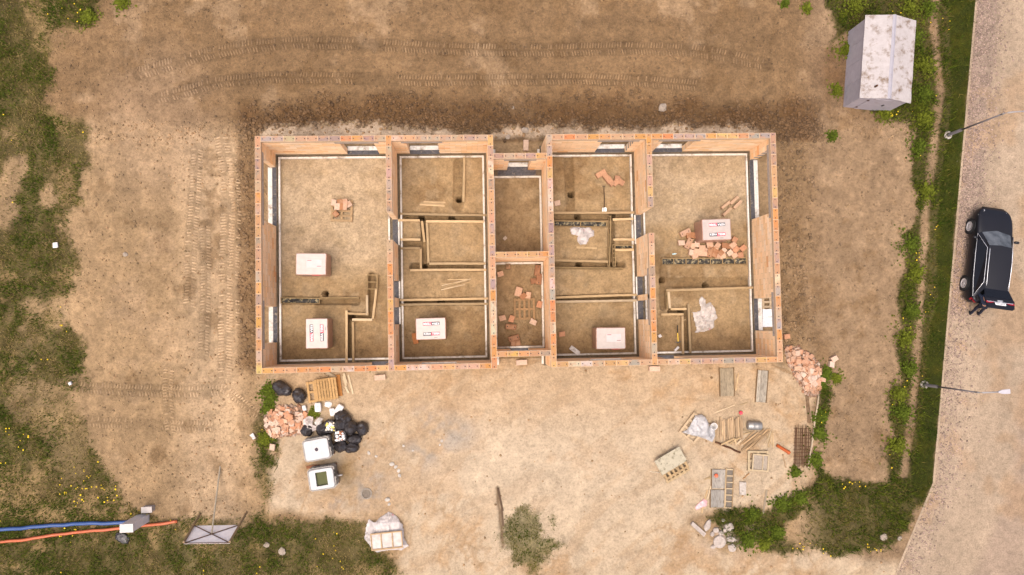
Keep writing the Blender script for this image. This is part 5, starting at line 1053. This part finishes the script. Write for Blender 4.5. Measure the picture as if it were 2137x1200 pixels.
for s in (-1, 1):
    B().add([(s * .88, .98, zbelt - .01), (s * .60, .30, zroof - .06), (s * .61, -1.35, zroof - .07), (s * .84, -2.02, zbelt + .03), (s * .885, -1.2, zbelt), (s * .89, 0, zbelt - .01)], [(0, 1, 2, 3, 4, 5)]).make('side_window', 'glass', car)
    B().add([(s * .60, .30, zroof - .055), (s * .56, .42, zroof - .018), (s * .585, -.3, zroof + .022), (s * .57, -1.1, zroof + .007), (s * .54, -1.62, zroof - .033), (s * .61, -1.35, zroof - .065), (s * .80, -2.12, zbelt + .03), (s * .845, -2.02, zbelt + .03)], [(0, 1, 2), (0, 2, 3, 5), (5, 3, 4), (5, 4, 6, 7)]).make('roof_side', 'carpaint', car)
    B().add([(s * .60, .30, zroof - .055), (s * .56, .42, zroof - .018), (s * .70, 1.08, .968), (s * .87, 1.02, .945)], [(0, 1, 2, 3)]).make('front_pillar', 'carpaint', car)
    B().tube([(s * .895, 1.0, zbelt), (s * .62, .30, zroof - .052), (s * .625, -.5, zroof - .045), (s * .625, -1.33, zroof - .06), (s * .85, -2.02, zbelt + .035), (s * .90, -1.2, zbelt + .005), (s * .905, 0, zbelt - .003), (s * .895, 1.0, zbelt)], .009, 6).make('window_trim', 'chrome', car, None, True)
    B().tube([(s * .545, .28, zroof + .02), (s * .56, .2, zroof + .06), (s * .57, -.6, zroof + .065), (s * .545, -1.4, zroof + .04), (s * .53, -1.5, zroof + .0)], .011, 6).make('roof_rail', 'chrome', car, None, True)
    mr = B(); mr.lathe([(0, -.12), (.06, -.1), (.075, 0), (.06, .09), (0, .1)], 12, mat=Matrix.Translation((s * 1.02, .78, 1.0)) @ Matrix.Rotation(math.pi / 2, 4, 'Y')); mr.make('mirror', 'carpaint', car, None, True)
    B().box(min(s * .88, s * .96), max(s * .88, s * .96), .75, .81, .95, .985).make('mirror_arm', 'dark', car)
    for yy_ in (-.9, .15): B().box(min(s * .905, s * .95), max(s * .905, s * .95), yy_ - .11, yy_ + .11, .80, .83).make('door_handle', 'carpaint', car)
    B().add([(s * .84, 1.93, .74), (s * .60, 2.22, .70), (s * .52, 2.20, .745), (s * .76, 1.90, .815)], [(0, 1, 2, 3)]).make('headlight', 'lamp', car, (.5, .5, .52))
    tl = B(); tl.add([(s * .66, -2.30, .70), (s * .86, -2.16, .70), (s * .87, -2.08, .90), (s * .80, -2.24, .92), (s * .62, -2.325, .90)], [(0, 1, 2, 3, 4)]).make('tail_light', 'lamp', car, (.22, .006, .012))
    for yy_ in (-WBH, WBH):
        wm = Matrix.Translation((s * .83, yy_, .33)) @ Matrix.Rotation(s * math.pi / 2, 4, 'Y')
        B().lathe([(.395, -.1), (.395, .104), (.30, .106)], 28, mat=wm).make('wheel_arch', 'dark', car)
        wh = B().lathe([(.225, -.1), (.30, -.1), (.33, -.07), (.33, .1), (.30, .128), (.225, .125)], 32, mat=wm).make('wheel', 'rubber', car, None, True)
        rm = B(); rm.lathe([(.228, .11), (.235, .128), (.205, .12), (.2, .06)], 32, mat=wm)
        for k in range(10):
            a_ = 6.283 * k / 10; m2 = wm @ Matrix.Rotation(a_, 4, 'Z'); rm.add([m2 @ Vector(q) for q in ((.03, -.014, .1), (.03, .014, .1), (.21, .024, .118), (.21, -.024, .118), (.03, -.014, .07), (.03, .014, .07), (.21, .02, .08), (.21, -.02, .08))], [(0, 1, 2, 3), (0, 4, 5, 1), (1, 5, 6, 2), (3, 7, 4, 0)])
        rm.lathe([(0, .115), (.045, .112), (.055, .09)], 16, mat=wm); rm.make('rim', 'metal', wh, (.72, .7, .7)); B().lathe([(0, .055), (.2, .055)], 24, mat=wm).make('brake_disc', 'dark', wh)
B().add([(-.50, 2.40, .36), (.50, 2.40, .36), (.56, 2.385, .60), (-.56, 2.385, .60)], [(0, 1, 2, 3)]).make('grille', 'dark', car)
# open boot: dark load bay and raised tailgate
B().box(-.66, .66, -2.2, -1.55, .93, .985).make('load_bay', 'dark', car)
tg = bpy.data.objects.new('tailgate', B().add([(-.60, 0, 0), (.60, 0, 0), (.70, -.52, .02), (.73, -.60, .02), (.70, -.95, -.05), (.60, -1.02, -.09), (-.60, -1.02, -.09), (-.70, -.95, -.05), (-.73, -.60, .02), (-.70, -.52, .02)], [tuple(range(10))]).poly([(-.70, -.56, .035), (-.60, -1.0, -.04), (.60, -1.0, -.04), (.70, -.56, .035)], .05).mesh('tailgate', 'carpaint')); C.objects.link(tg)
tg.parent = car; tg.location = (0, -1.62, zroof - .03); tg.rotation_euler = (math.radians(-27), 0, 0)
B().add([(-.56, -.04, .012), (.56, -.04, .012), (.64, -.50, .03), (-.64, -.50, .03)], [(0, 3, 2, 1)]).make('rear_window', 'glass', tg)
B().box(-.26, .26, -.87, -.76, .02, .035).make('number_plate', 'paint', tg, (.75, .74, .74))
for i in range(6): xx_ = -.17 + i * .068; B().box(xx_ - .018, xx_ + .018, -.845, -.785, .036, .038).make('plate_mark', 'paint', tg, (.12, .12, .13))
for i in range(4):
    a_ = [(-.09 + i * .06 + .042 * math.cos(6.283 * k / 16), -.665 + .042 * math.sin(6.283 * k / 16), .045) for k in range(17)]; B().tube(a_, .007, 5, False).make('ring_emblem', 'chrome', tg)
B().box(-.62, .62, -.735, -.72, .03, .045).make('chrome_strip', 'chrome', tg)
for s in (-1, 1): B().add([(s * .28, -.74, .04), (s * .68, -.70, .035), (s * .69, -.80, .02), (s * .45, -.80, .022)], [(0, 1, 2, 3)]).make('tail_light', 'lamp', tg, (.22, .006, .012))
# ------------------------------------------------------------------ person at the boot
def skin_obj(name, V_, E_, R2, mat, cc, par, root=0, sub=2):
    me = bpy.data.meshes.new(name); me.from_pydata(V_, E_, []); o = obj(name, me, par, cc); me.materials.append(MAT[mat])
    sk = o.modifiers.new('skin', 'SKIN'); sk.use_smooth_shade = True
    for i, r_ in enumerate(R2): me.skin_vertices[0].data[i].radius = (r_, r_) if not isinstance(r_, tuple) else r_
    me.skin_vertices[0].data[root].use_root = True; s_ = o.modifiers.new('sub', 'SUBSURF'); s_.levels = s_.render_levels = sub
    return o
f1, f2 = P(2024, 655, CZ + .05), P(2041, 656, CZ + .05); pc = (f1 + f2) / 2
person = thing('person', 'person in dark blue clothes bending into the open car boot', 'person', (pc.x, pc.y, CZ + .005), 0)
lx, rx_ = f1 - pc, f2 - pc
def jp(u, v, zz): q = P(u, v, CZ + zz); return (q.x - pc.x, q.y - pc.y, zz)
pel = jp(2052, 637, .92)
J = {'pel': pel, 'lh': jp(2046, 637, .9), 'rh': jp(2057, 639, .9), 'lk': jp(2038, 642, .5), 'rk': jp(2052, 645, .5), 'la': (lx.x, lx.y, .09), 'ra': (rx_.x, rx_.y, .09), 'sp': jp(2054, 629, 1.08), 'ch': jp(2057, 620, 1.2), 'nk': jp(2060, 612, 1.24), 'hd': jp(2062, 606.5, 1.24), 'ht': jp(2063, 602, 1.22),
     'ls': jp(2048, 619, 1.18), 'rs': jp(2067, 621, 1.18), 'le': jp(2042, 612, .98), 're': jp(2068, 629, 1.0), 'lw': jp(2048, 604, .9), 'rw': jp(2062, 634, .98)}
def JV(*k): return [J[q] for q in k]
vs = JV('pel', 'sp', 'ch', 'nk', 'hd', 'ht', 'ls', 'le', 'lw', 'rs', 're', 'rw', 'lh', 'lk', 'la', 'rh', 'rk', 'ra'); es = [(0, 1), (1, 2), (2, 3), (3, 4), (4, 5), (2, 6), (6, 7), (7, 8), (2, 9), (9, 10), (10, 11), (0, 12), (12, 13), (13, 14), (0, 15), (15, 16), (16, 17)]
rr_ = [.12, .12, .13, .055, .10, .075, .06, .042, .028, .06, .042, .028, .085, .055, .04, .085, .055, .04]
for wi, sgn in ((8, -1), (11, 1)):
    w0 = Vector(vs[wi]); pm = len(vs); vs.append(tuple(w0 + Vector((0, .07, -.03)))); es.append((wi, pm)); rr_.append(.03)
    for fi_ in range(5):
        off = (fi_ - 1.5) * .02 if fi_ < 4 else -.045 * sgn * -1
        k = len(vs); ln = (.075, .085, .08, .065, .05)[fi_]; st = Vector((off, .05 if fi_ < 4 else .0, -.01)); vs.append(tuple(w0 + Vector((0, .07, -.03)) + st)); vs.append(tuple(w0 + Vector((0, .07, -.03)) + st + Vector((0, ln * .6, -ln * .5)))); es += [(pm, k), (k, k + 1)]; rr_ += [.0095, .008]
skin_obj('body', vs, es, rr_, 'skin', None, person)
skin_obj('shirt', JV('pel', 'sp', 'ch', 'nk', 'ls', 'le', 'rs', 're'), [(0, 1), (1, 2), (2, 3), (2, 4), (4, 5), (2, 6), (6, 7)], [.14, .15, .165, .075, .085, .062, .085, .062], 'cloth', col(62, 70, 92), person)
skin_obj('trousers', JV('pel', 'lh', 'lk', 'la', 'rh', 'rk', 'ra'), [(0, 1), (1, 2), (2, 3), (0, 4), (4, 5), (5, 6)], [.145, .11, .08, .065, .11, .08, .065], 'cloth', col(44, 46, 60), person)
for a_, t_ in (('la', 'lt'), ('ra', 'rt')): q = Vector(J[a_]); skin_obj('shoe', [tuple(q + Vector((.03, -.06, -.04))), tuple(q + Vector((0, .04, -.035))), tuple(q + Vector((-.01, .15, -.05)))], [(0, 1), (1, 2)], [.05, .052, .04], 'rubber', None, person)
q = Vector(J['hd']); o = B().lathe([(0, -.105), (.06, -.09), (.098, -.03), (.105, .03), (.08, .085), (0, .11)], 16, mat=Matrix.Translation(q + Vector((0, .03, .035)))).make('hair', 'cloth', person, (.02, .014, .01), True)
B().tube([tuple(Vector(pel) + Vector((.15 * math.cos(a_), .05 + .02 * math.sin(a_), .06 + .13 * math.sin(a_)))) for a_ in [6.283 * k / 16 for k in range(17)]], .022, 6, False).make('belt', 'dark', person)
# ------------------------------------------------------------------ board sign, cabinet and pipes in the meadow
pa, pb = P(418, 1070), P(515, 1068); ta, tb = P(384, 1131, 2.05), P(480, 1130, 2.05)
sg = thing('sign_board', 'white sign board on wooden posts seen from behind with cross bracing', 'sign', (pa.x, pa.y, gh(pa.x, pa.y)), 0); o0 = Vector((pa.x, pa.y, gh(pa.x, pa.y)))
def V3(p_, z_): return Vector((p_.x, p_.y, z_)) - o0
A0, A1, B0, B1 = V3(pa, GZ - .1), V3(ta, 2.1), V3(pb, GZ - .1), V3(tb, 2.1)
for a_, b_ in ((A0, A1), (B0, B1)): B().tube([a_, b_], .05, 8).make('post', 'wood', sg, col(190, 160, 120))
f = .42; n_ = (B1 - A1).cross(A1 - A0).normalized(); dn = -n_ if n_.z > 0 else n_
off = dn * .07; c4 = [A0.lerp(A1, f) + off, B0.lerp(B1, f) + off, B1 + off, A1 + off]
B().add(c4 + [q + dn * .012 for q in c4], [(0, 1, 2, 3), (7, 6, 5, 4), (0, 4, 5, 1), (1, 5, 6, 2), (2, 6, 7, 3), (3, 7, 4, 0)]).make('panel', 'paint', sg, (.9, .86, .85))
for a_, b_ in ((c4[0], c4[2]), (c4[1], c4[3]), (c4[3], c4[2]), (c4[0], c4[3])):
    B().tube([a_ - dn * .022, b_ - dn * .022], .024, 6).make('brace_batten', 'wood', sg, col(128, 98, 78))
mid = (c4[0] + c4[2]) / 2; gb = V3(P(459, 972), GZ - .05); B().tube([gb, mid], .035, 8).make('prop', 'wood', sg, col(205, 190, 165))
# electricity cabinet
q = P(263, 1103, 1.62); zc = gh(q.x, q.y); cab = thing('utility_cabinet', 'tall white utility cabinet standing over blue and orange pipes', 'cabinet', (q.x, q.y, zc - .02), math.radians(1))
B().box(-.27, .27, -.17, .17, 0, 1.72).make('housing', 'paint', cab, (.62, .58, .57)); B().box(-.285, .285, -.185, .185, 1.722, 1.80).make('cap', 'paint', cab, col(238, 230, 224)); dr = B().box(-.24, .24, -.185, -.172, .35, 1.66).make('door', 'paint', cab, col(205, 196, 194)); B().box(.17, .20, -.205, -.186, .9, 1.05).make('handle', 'dark', dr)
q = P(306, 1064, .2); t = thing('meter_box', 'small white box on the ground beside the utility cabinet', 'box', (q.x, q.y, gh(q.x, q.y)), math.radians(2)); B().box(-.22, .22, -.12, .12, 0, .36).make('housing', 'paint', t, col(220, 208, 200)); B().box(-.235, .235, -.135, .135, .361, .42).make('lid', 'paint', t, col(240, 228, 218))
def hose(pts, rad, label, cc, name, amp):
    w_ = [G(*q) for q in pts]; o0_ = w_[0]; p_ = []
    for a_, b_ in zip(w_[:-1], w_[1:]):
        for k in range(14): c = a_.lerp(b_, k / 14); p_.append(c - o0_ + Vector((0, amp * math.sin(c.x * 3.1) + amp * .5 * math.sin(c.x * 7), rad + .05 + .03 * math.sin(c.x * 2.2))))
    p_.append(w_[-1] - o0_ + Vector((0, 0, rad + .05))); o = B().tube(p_, rad, 12).make(name, 'plastic', None, cc, True); o.location = o0_; return tag(o, label, 'pipe')
hose([(-40, 1108), (60, 1099), (160, 1092), (285, 1088)], .085, 'thick blue pipe running through the grass to the cabinet', col(70, 104, 168), 'blue_pipe', .015)
hose([(-40, 1134), (60, 1124), (130, 1113), (200, 1106), (280, 1098), (372, 1087)], .07, 'long orange pipe running through the grass past the cabinet', col(232, 122, 76), 'orange_pipe', .012)
bagm = bag(256, 1122, .36, .24, .09, -30, 'dark grey plastic sack lying under the utility cabinet', 77, group='sack')
del bagm['group']
# ------------------------------------------------------------------ tools
q = FL(1260, 412); t = thing('shovel', 'dark shovel lying on the sand below the broken blocks', 'shovel', (q.x, q.y, q.z + .04), 0)
B().tube([(0, -.5, .02), (.01, .0, .03), (0, .48, .05)], .018, 8).make('shaft', 'wood', t, col(70, 55, 45)); B().tube([(-.06, .52, .05), (.06, .52, .05)], .018, 8).make('grip', 'dark', t); B().add([(-.1, -.5, .03), (.1, -.5, .03), (.11, -.7, .012), (0, -.8, 0), (-.11, -.7, .012), (0, -.5, .0)], [(0, 5, 3, 4), (5, 1, 2, 3)]).make('blade', 'metal', t, (.55, .53, .5))
q = FL(1413, 697); t = thing('pickaxe', 'pickaxe with yellow handle lying by the trench boards', 'pickaxe', (q.x, q.y, q.z + .04), math.radians(2))
B().tube([(0, -.36, .02), (0, .05, .02)], .024, 8).make('handle', 'plastic', t, (.75, .5, .05)); B().tube([(0, .05, .02), (.01, .42, .02)], .022, 8).make('shaft', 'dark', t); B().tube([(-.13, -.38, .02), (0, -.4, .03), (.13, -.36, .02)], [.012, .03, .012], 8).make('head', 'metal', t, (.12, .12, .12))
for u, v, a_, sx, sy, lb in ((1199, 731, -37, .52, .2, 'long white foam block lying slantwise in the shovel room'), (1411, 728, 40, .26, .11, 'small white foam block by the pickaxe'), (1376, 701, 30, .13, .13, 'white foam cube beside the east end room wall')):
    q = FL(u, v); o = B().box(-sx / 2, sx / 2, -sy / 2, sy / 2, 0, .12, j=.008).make('foam_block', 'foam', None, (.62, .58, .54)); o.location = q; o.rotation_euler = (0, 0, math.radians(a_)); tag(o, lb, 'foam block')
q = FL(1407, 530); o = B().lathe([(0, -.11), (.035, -.11), (.038, .04), (.015, .08), (.015, .11), (0, .11)], 12, mat=Matrix.Rotation(math.pi / 2, 4, 'Y')).make('bottle', 'plastic', None, (.45, .58, .58), True); o.location = q + Vector((0, 0, .035)); o.rotation_euler = (0, 0, .1); tag(o, 'pale plastic bottle lying left of the tarred form', 'bottle')
for u, v, sx, sy, a_, lb in ((118, 512, .2, .24, 5, 'square white foam piece lying in the meadow grass'), (148, 800, .13, .14, 30, 'small white foam chip at the meadow edge near the tyre tracks'), (529, 910, .16, .26, 30, 'white plastic scrap on the soil left of the rubble heap')):
    q = G(u, v); o = B().box(-sx / 2, sx / 2, -sy / 2, sy / 2, 0, .08, j=.015).make('foam_scrap', 'foam', None, (.62, .58, .55)); o.location = q + Vector((0, 0, .06)); o.rotation_euler = (0, 0, math.radians(a_)); tag(o, lb, 'foam scrap')
# pallet and white sack seen outside the east opening
pallet(1606, 640, 90, 'pallet leaning flat outside the east wall opening', G, 1.0, .8, 5, col(236, 206, 166))
o = B().box(-.32, .32, -.42, .42, 0, .14, j=.03).make('foam_stack', 'foam', None, (.64, .62, .6)); o.location = G(1603, 664, .0); tag(o, 'white foam board stack outside the east wall opening', 'foam board')
# manhole
q = G(765, 1030); t = thing('manhole', 'small round concrete manhole ring in the grey patch by the tanks', 'manhole', (q.x, q.y, q.z)); B().lathe([(.26, -.05), (.26, .045), (.2, .05), (.19, .0), (.19, -.05)], 24).make('ring', 'concrete', t, col(180, 168, 152)); B().lathe([(0, .02), (.185, .02)], 24).make('cover', 'concrete', t, col(150, 136, 120))
# ------------------------------------------------------------------ stones and concrete rubble
def stone(u, v, sx, sy, sz, rot, label, cc, group=None, name='stone', cat='stone', seed=0, dz=0):
    bm = bmesh.new(); bmesh.ops.create_icosphere(bm, subdivisions=2, radius=1)
    for q in bm.verts: c = q.co.copy(); f = 1 + .3 * mnoise.noise(c * 1.5 + Vector((seed, 1, 2))); q.co = Vector((c.x * sx * f, c.y * sy * f, c.z * sz * f))
    me = bpy.data.meshes.new(name); bm.to_mesh(me); bm.free(); me.materials.append(MAT['concrete']); g = G(u, v)
    return tag(obj(name, me, None, cc, (g.x, g.y, g.z + sz * .5 + dz), (0, 0, math.radians(rot))), label, cat, group)
cr = col(222, 206, 192)
t = thing('concrete_disc', 'broken round concrete disc in the rubble at the yard edge', 'concrete', G(1501, 1130), 0); B().lathe([(0, .1), (.27, .11), (.3, .08), (.3, 0)], 18).make('disc', 'concrete', t, cr)
for i, (u, v, a, b_, r_) in enumerate([(1521, 1099, .22, .2, 0), (1525, 1125, .24, .13, -10), (1527, 1143, .2, .2, 20), (1476, 1096, .14, .3, -25), (1494, 1106, .16, .13, 0), (1504, 1112, .14, .12, 40), (1486, 1114, .1, .12, 0), (1512, 1106, .1, .1, 0), (1488, 1140, .13, .1, 20), (1509, 1085, .1, .08, 0)]): stone(u, v, a, b_, .09, r_, 'pale concrete chunk in the rubble at the yard edge', jit(cr, .85, 1.05, random), 'concrete rubble', 'concrete_chunk', 'concrete', i)
o = B().box(-.42, .42, -.09, .09, 0, .14, j=.02).make('concrete_beam', 'concrete', None, cr); q = G(1456, 1103); o.location = q; o.rotation_euler = (0, 0, math.radians(-44)); tag(o, 'broken concrete beam lying left of the rubble chunks', 'concrete')
for u, v, s_, lb in ((557, 1137, .14, 'pale round stone in the south meadow'), (589, 1150, .2, 'larger pale stone low in the south meadow'), (1843, 1120, .2, 'pale stone in the weeds beside the kerb bend'), (1877, 1123, .12, 'shiny grey stone next to the kerb bend'), (1382, 225, .22, 'large brown stone in the dark soil north of the house'), (1060, 286, .13, 'grey concrete lump on the north sand rim'), (1096, 272, .18, 'flat grey concrete lump above the north porch'), (1070, 225, .09, 'little pale stone in the northern soil'), (262, 531, .12, 'brown clod like stone west of the tyre tracks')): stone(u, v, s_, s_ * .85, s_ * .5, random.uniform(0, 180), lb, col(200, 182, 162), None, seed=u)
for i, (u, v, s_) in enumerate([(818, 968, .12), (826, 974, .09), (832, 982, .1), (834, 992, .09), (842, 930, .07), (862, 940, .06), (922, 920, .08), (918, 928, .06), (770, 945, .09), (785, 952, .07), (809, 1042, .12), (812, 1052, .08)]): stone(u, v, s_, s_ * .8, s_ * .5, i * 37, 'whitish mortar lump scattered in the grey patch of the yard', col(232, 222, 208), 'mortar lumps in the yard', 'mortar_lump', 'rubble', i)
# ------------------------------------------------------------------ leafy weeds
def weed(u, v, rad, n, label, cc, group, hgt=.3, seed=0, fl=0):
    g = G(u, v); r = np.random.default_rng(seed + int(u)); a = r.random(n) * 6.28; d = rad * np.abs(r.normal(0, .55, n)) * (.35 + 1.3 * vn(np.cos(a) * 2.4 + u, np.sin(a) * 2.4 + v)); cx_, cy_ = d * np.cos(a), d * np.sin(a); cz = .03 + hgt * np.exp(-(d / rad) ** 2 * 1.5) * r.uniform(.3, 1, n)
    L = .05 + .09 * r.random(n); w_ = L * (.28 + .2 * r.random(n)); da = a + r.normal(0, .8, n); dx, dy = np.cos(da), np.sin(da); dz = r.uniform(-.3, .5, n)
    p0 = np.stack([cx_, cy_, cz], 1); dv = np.stack([dx, dy, dz], 1) * L[:, None]; sv = np.stack([-dy, dx, r.uniform(-.4, .4, n)], 1) * w_[:, None]
    v_ = np.stack([p0, p0 + dv * .5 + sv, p0 + dv, p0 + dv * .5 - sv], 1).reshape(-1, 3); f = np.arange(n * 4).reshape(-1, 4)
    c = np.array(cc)[None] * (.6 + .8 * r.random((n, 1))); t = thing('weed_plant', label, 'weed', g, 0, group); o = big_mesh('leaves', v_, f, 'leaf', np.repeat(c, 4, 0)); o.parent = t
    st = B()
    for k in range(6): aa = k * 1.05 + u; st.tube([(0, 0, -.02), (rad * .3 * math.cos(aa), rad * .3 * math.sin(aa), hgt * .5), (rad * .75 * math.cos(aa), rad * .75 * math.sin(aa), hgt * .5)], .006, 4, c=tuple(cc))
    st.make('stem', 'leaf', t); return t
gr1, gr2 = col(112, 120, 36), col(94, 108, 32)
VW = 'leafy green weed clump in the verge beside the lawn'
for i, (u, v, rd) in enumerate([(1895, 20, .9), (1905, 80, .8), (1925, 140, .8), (1925, 200, .7), (1780, 15, .8), (1912, 310, .55), (1925, 250, .6), (1895, 510, .7), (1908, 570, .6), (1900, 650, .5), (1885, 705, .6), (1893, 770, .6), (1870, 820, .5), (1880, 860, .55), (1870, 930, .5), (1935, 20, .6), (1930, 400, .5)]): weed(u, v, rd, 420, VW, gr2 if i % 2 else gr1, 'verge weeds', .32, i)
for u, v, rd, lb in ((1845, 236, .45, 'bright green weed tuft against the shed door side'), (1765, 105, .45, 'green weed tuft against the west side of the shed'), (1745, 190, .3, 'sparse weed tuft near the southwest shed corner'), (1708, 905, .5, 'dark green weed bush over the long pole beside the rusty mesh'), (1712, 870, .4, 'green weed bush north along the long pole'), (1700, 960, .45, 'green weed bush at the lower end of the long pole'), (1668, 1038, .42, 'single dark green bush standing on the yard sand'), (1630, 1050, .45, 'grey green weed left of the single bush'), (1570, 1075, .4, 'yellow flowering weed patch above the rubble'), (1720, 780, .35, 'green weed behind the southeast rubble heap'), (1712, 800, .3, 'small weed at the foot of the southeast rubble heap'), (560, 815, .36, 'green weed tuft next to the lone black bag'), (566, 830, .3, 'lower green weed tuft near the lone black bag'), (560, 852, .2, 'little weed above the west rubble heap'), (553, 915, .3, 'weed tuft below the west rubble heap'), (655, 862, .18, 'little green plant between the canister and the rubble heap'), (187, 38, .4, 'bright green weed in the northwest meadow'), (255, 5, .35, 'green weed at the north edge of the bare soil'), (1745, 790, .2, 'lone weed on the bare soil east of the house'), (1736, 285, .2, 'small weed on the soil south of the shed'), (1638, 8, .18, 'small weed in the northern bare soil'), (1683, 18, .18, 'tiny weed near the northeast verge'), (777, 757, .16, 'yellowish weed in the south doorway of the west end room'), (1660, 985, .22, 'small weed right of the open pallet'), (1560, 1125, .4, 'broad green weed in the rubble verge'), (1595, 1135, .3, 'second broad weed next to the rubble verge bush'), (1622, 1110, .4, 'weed with brown stalks beside the rubble verge')): weed(u, v, rd, int(240 + 500 * rd), lb, gr1 if u % 2 else gr2, None, .08 + .22 * rd, 5)
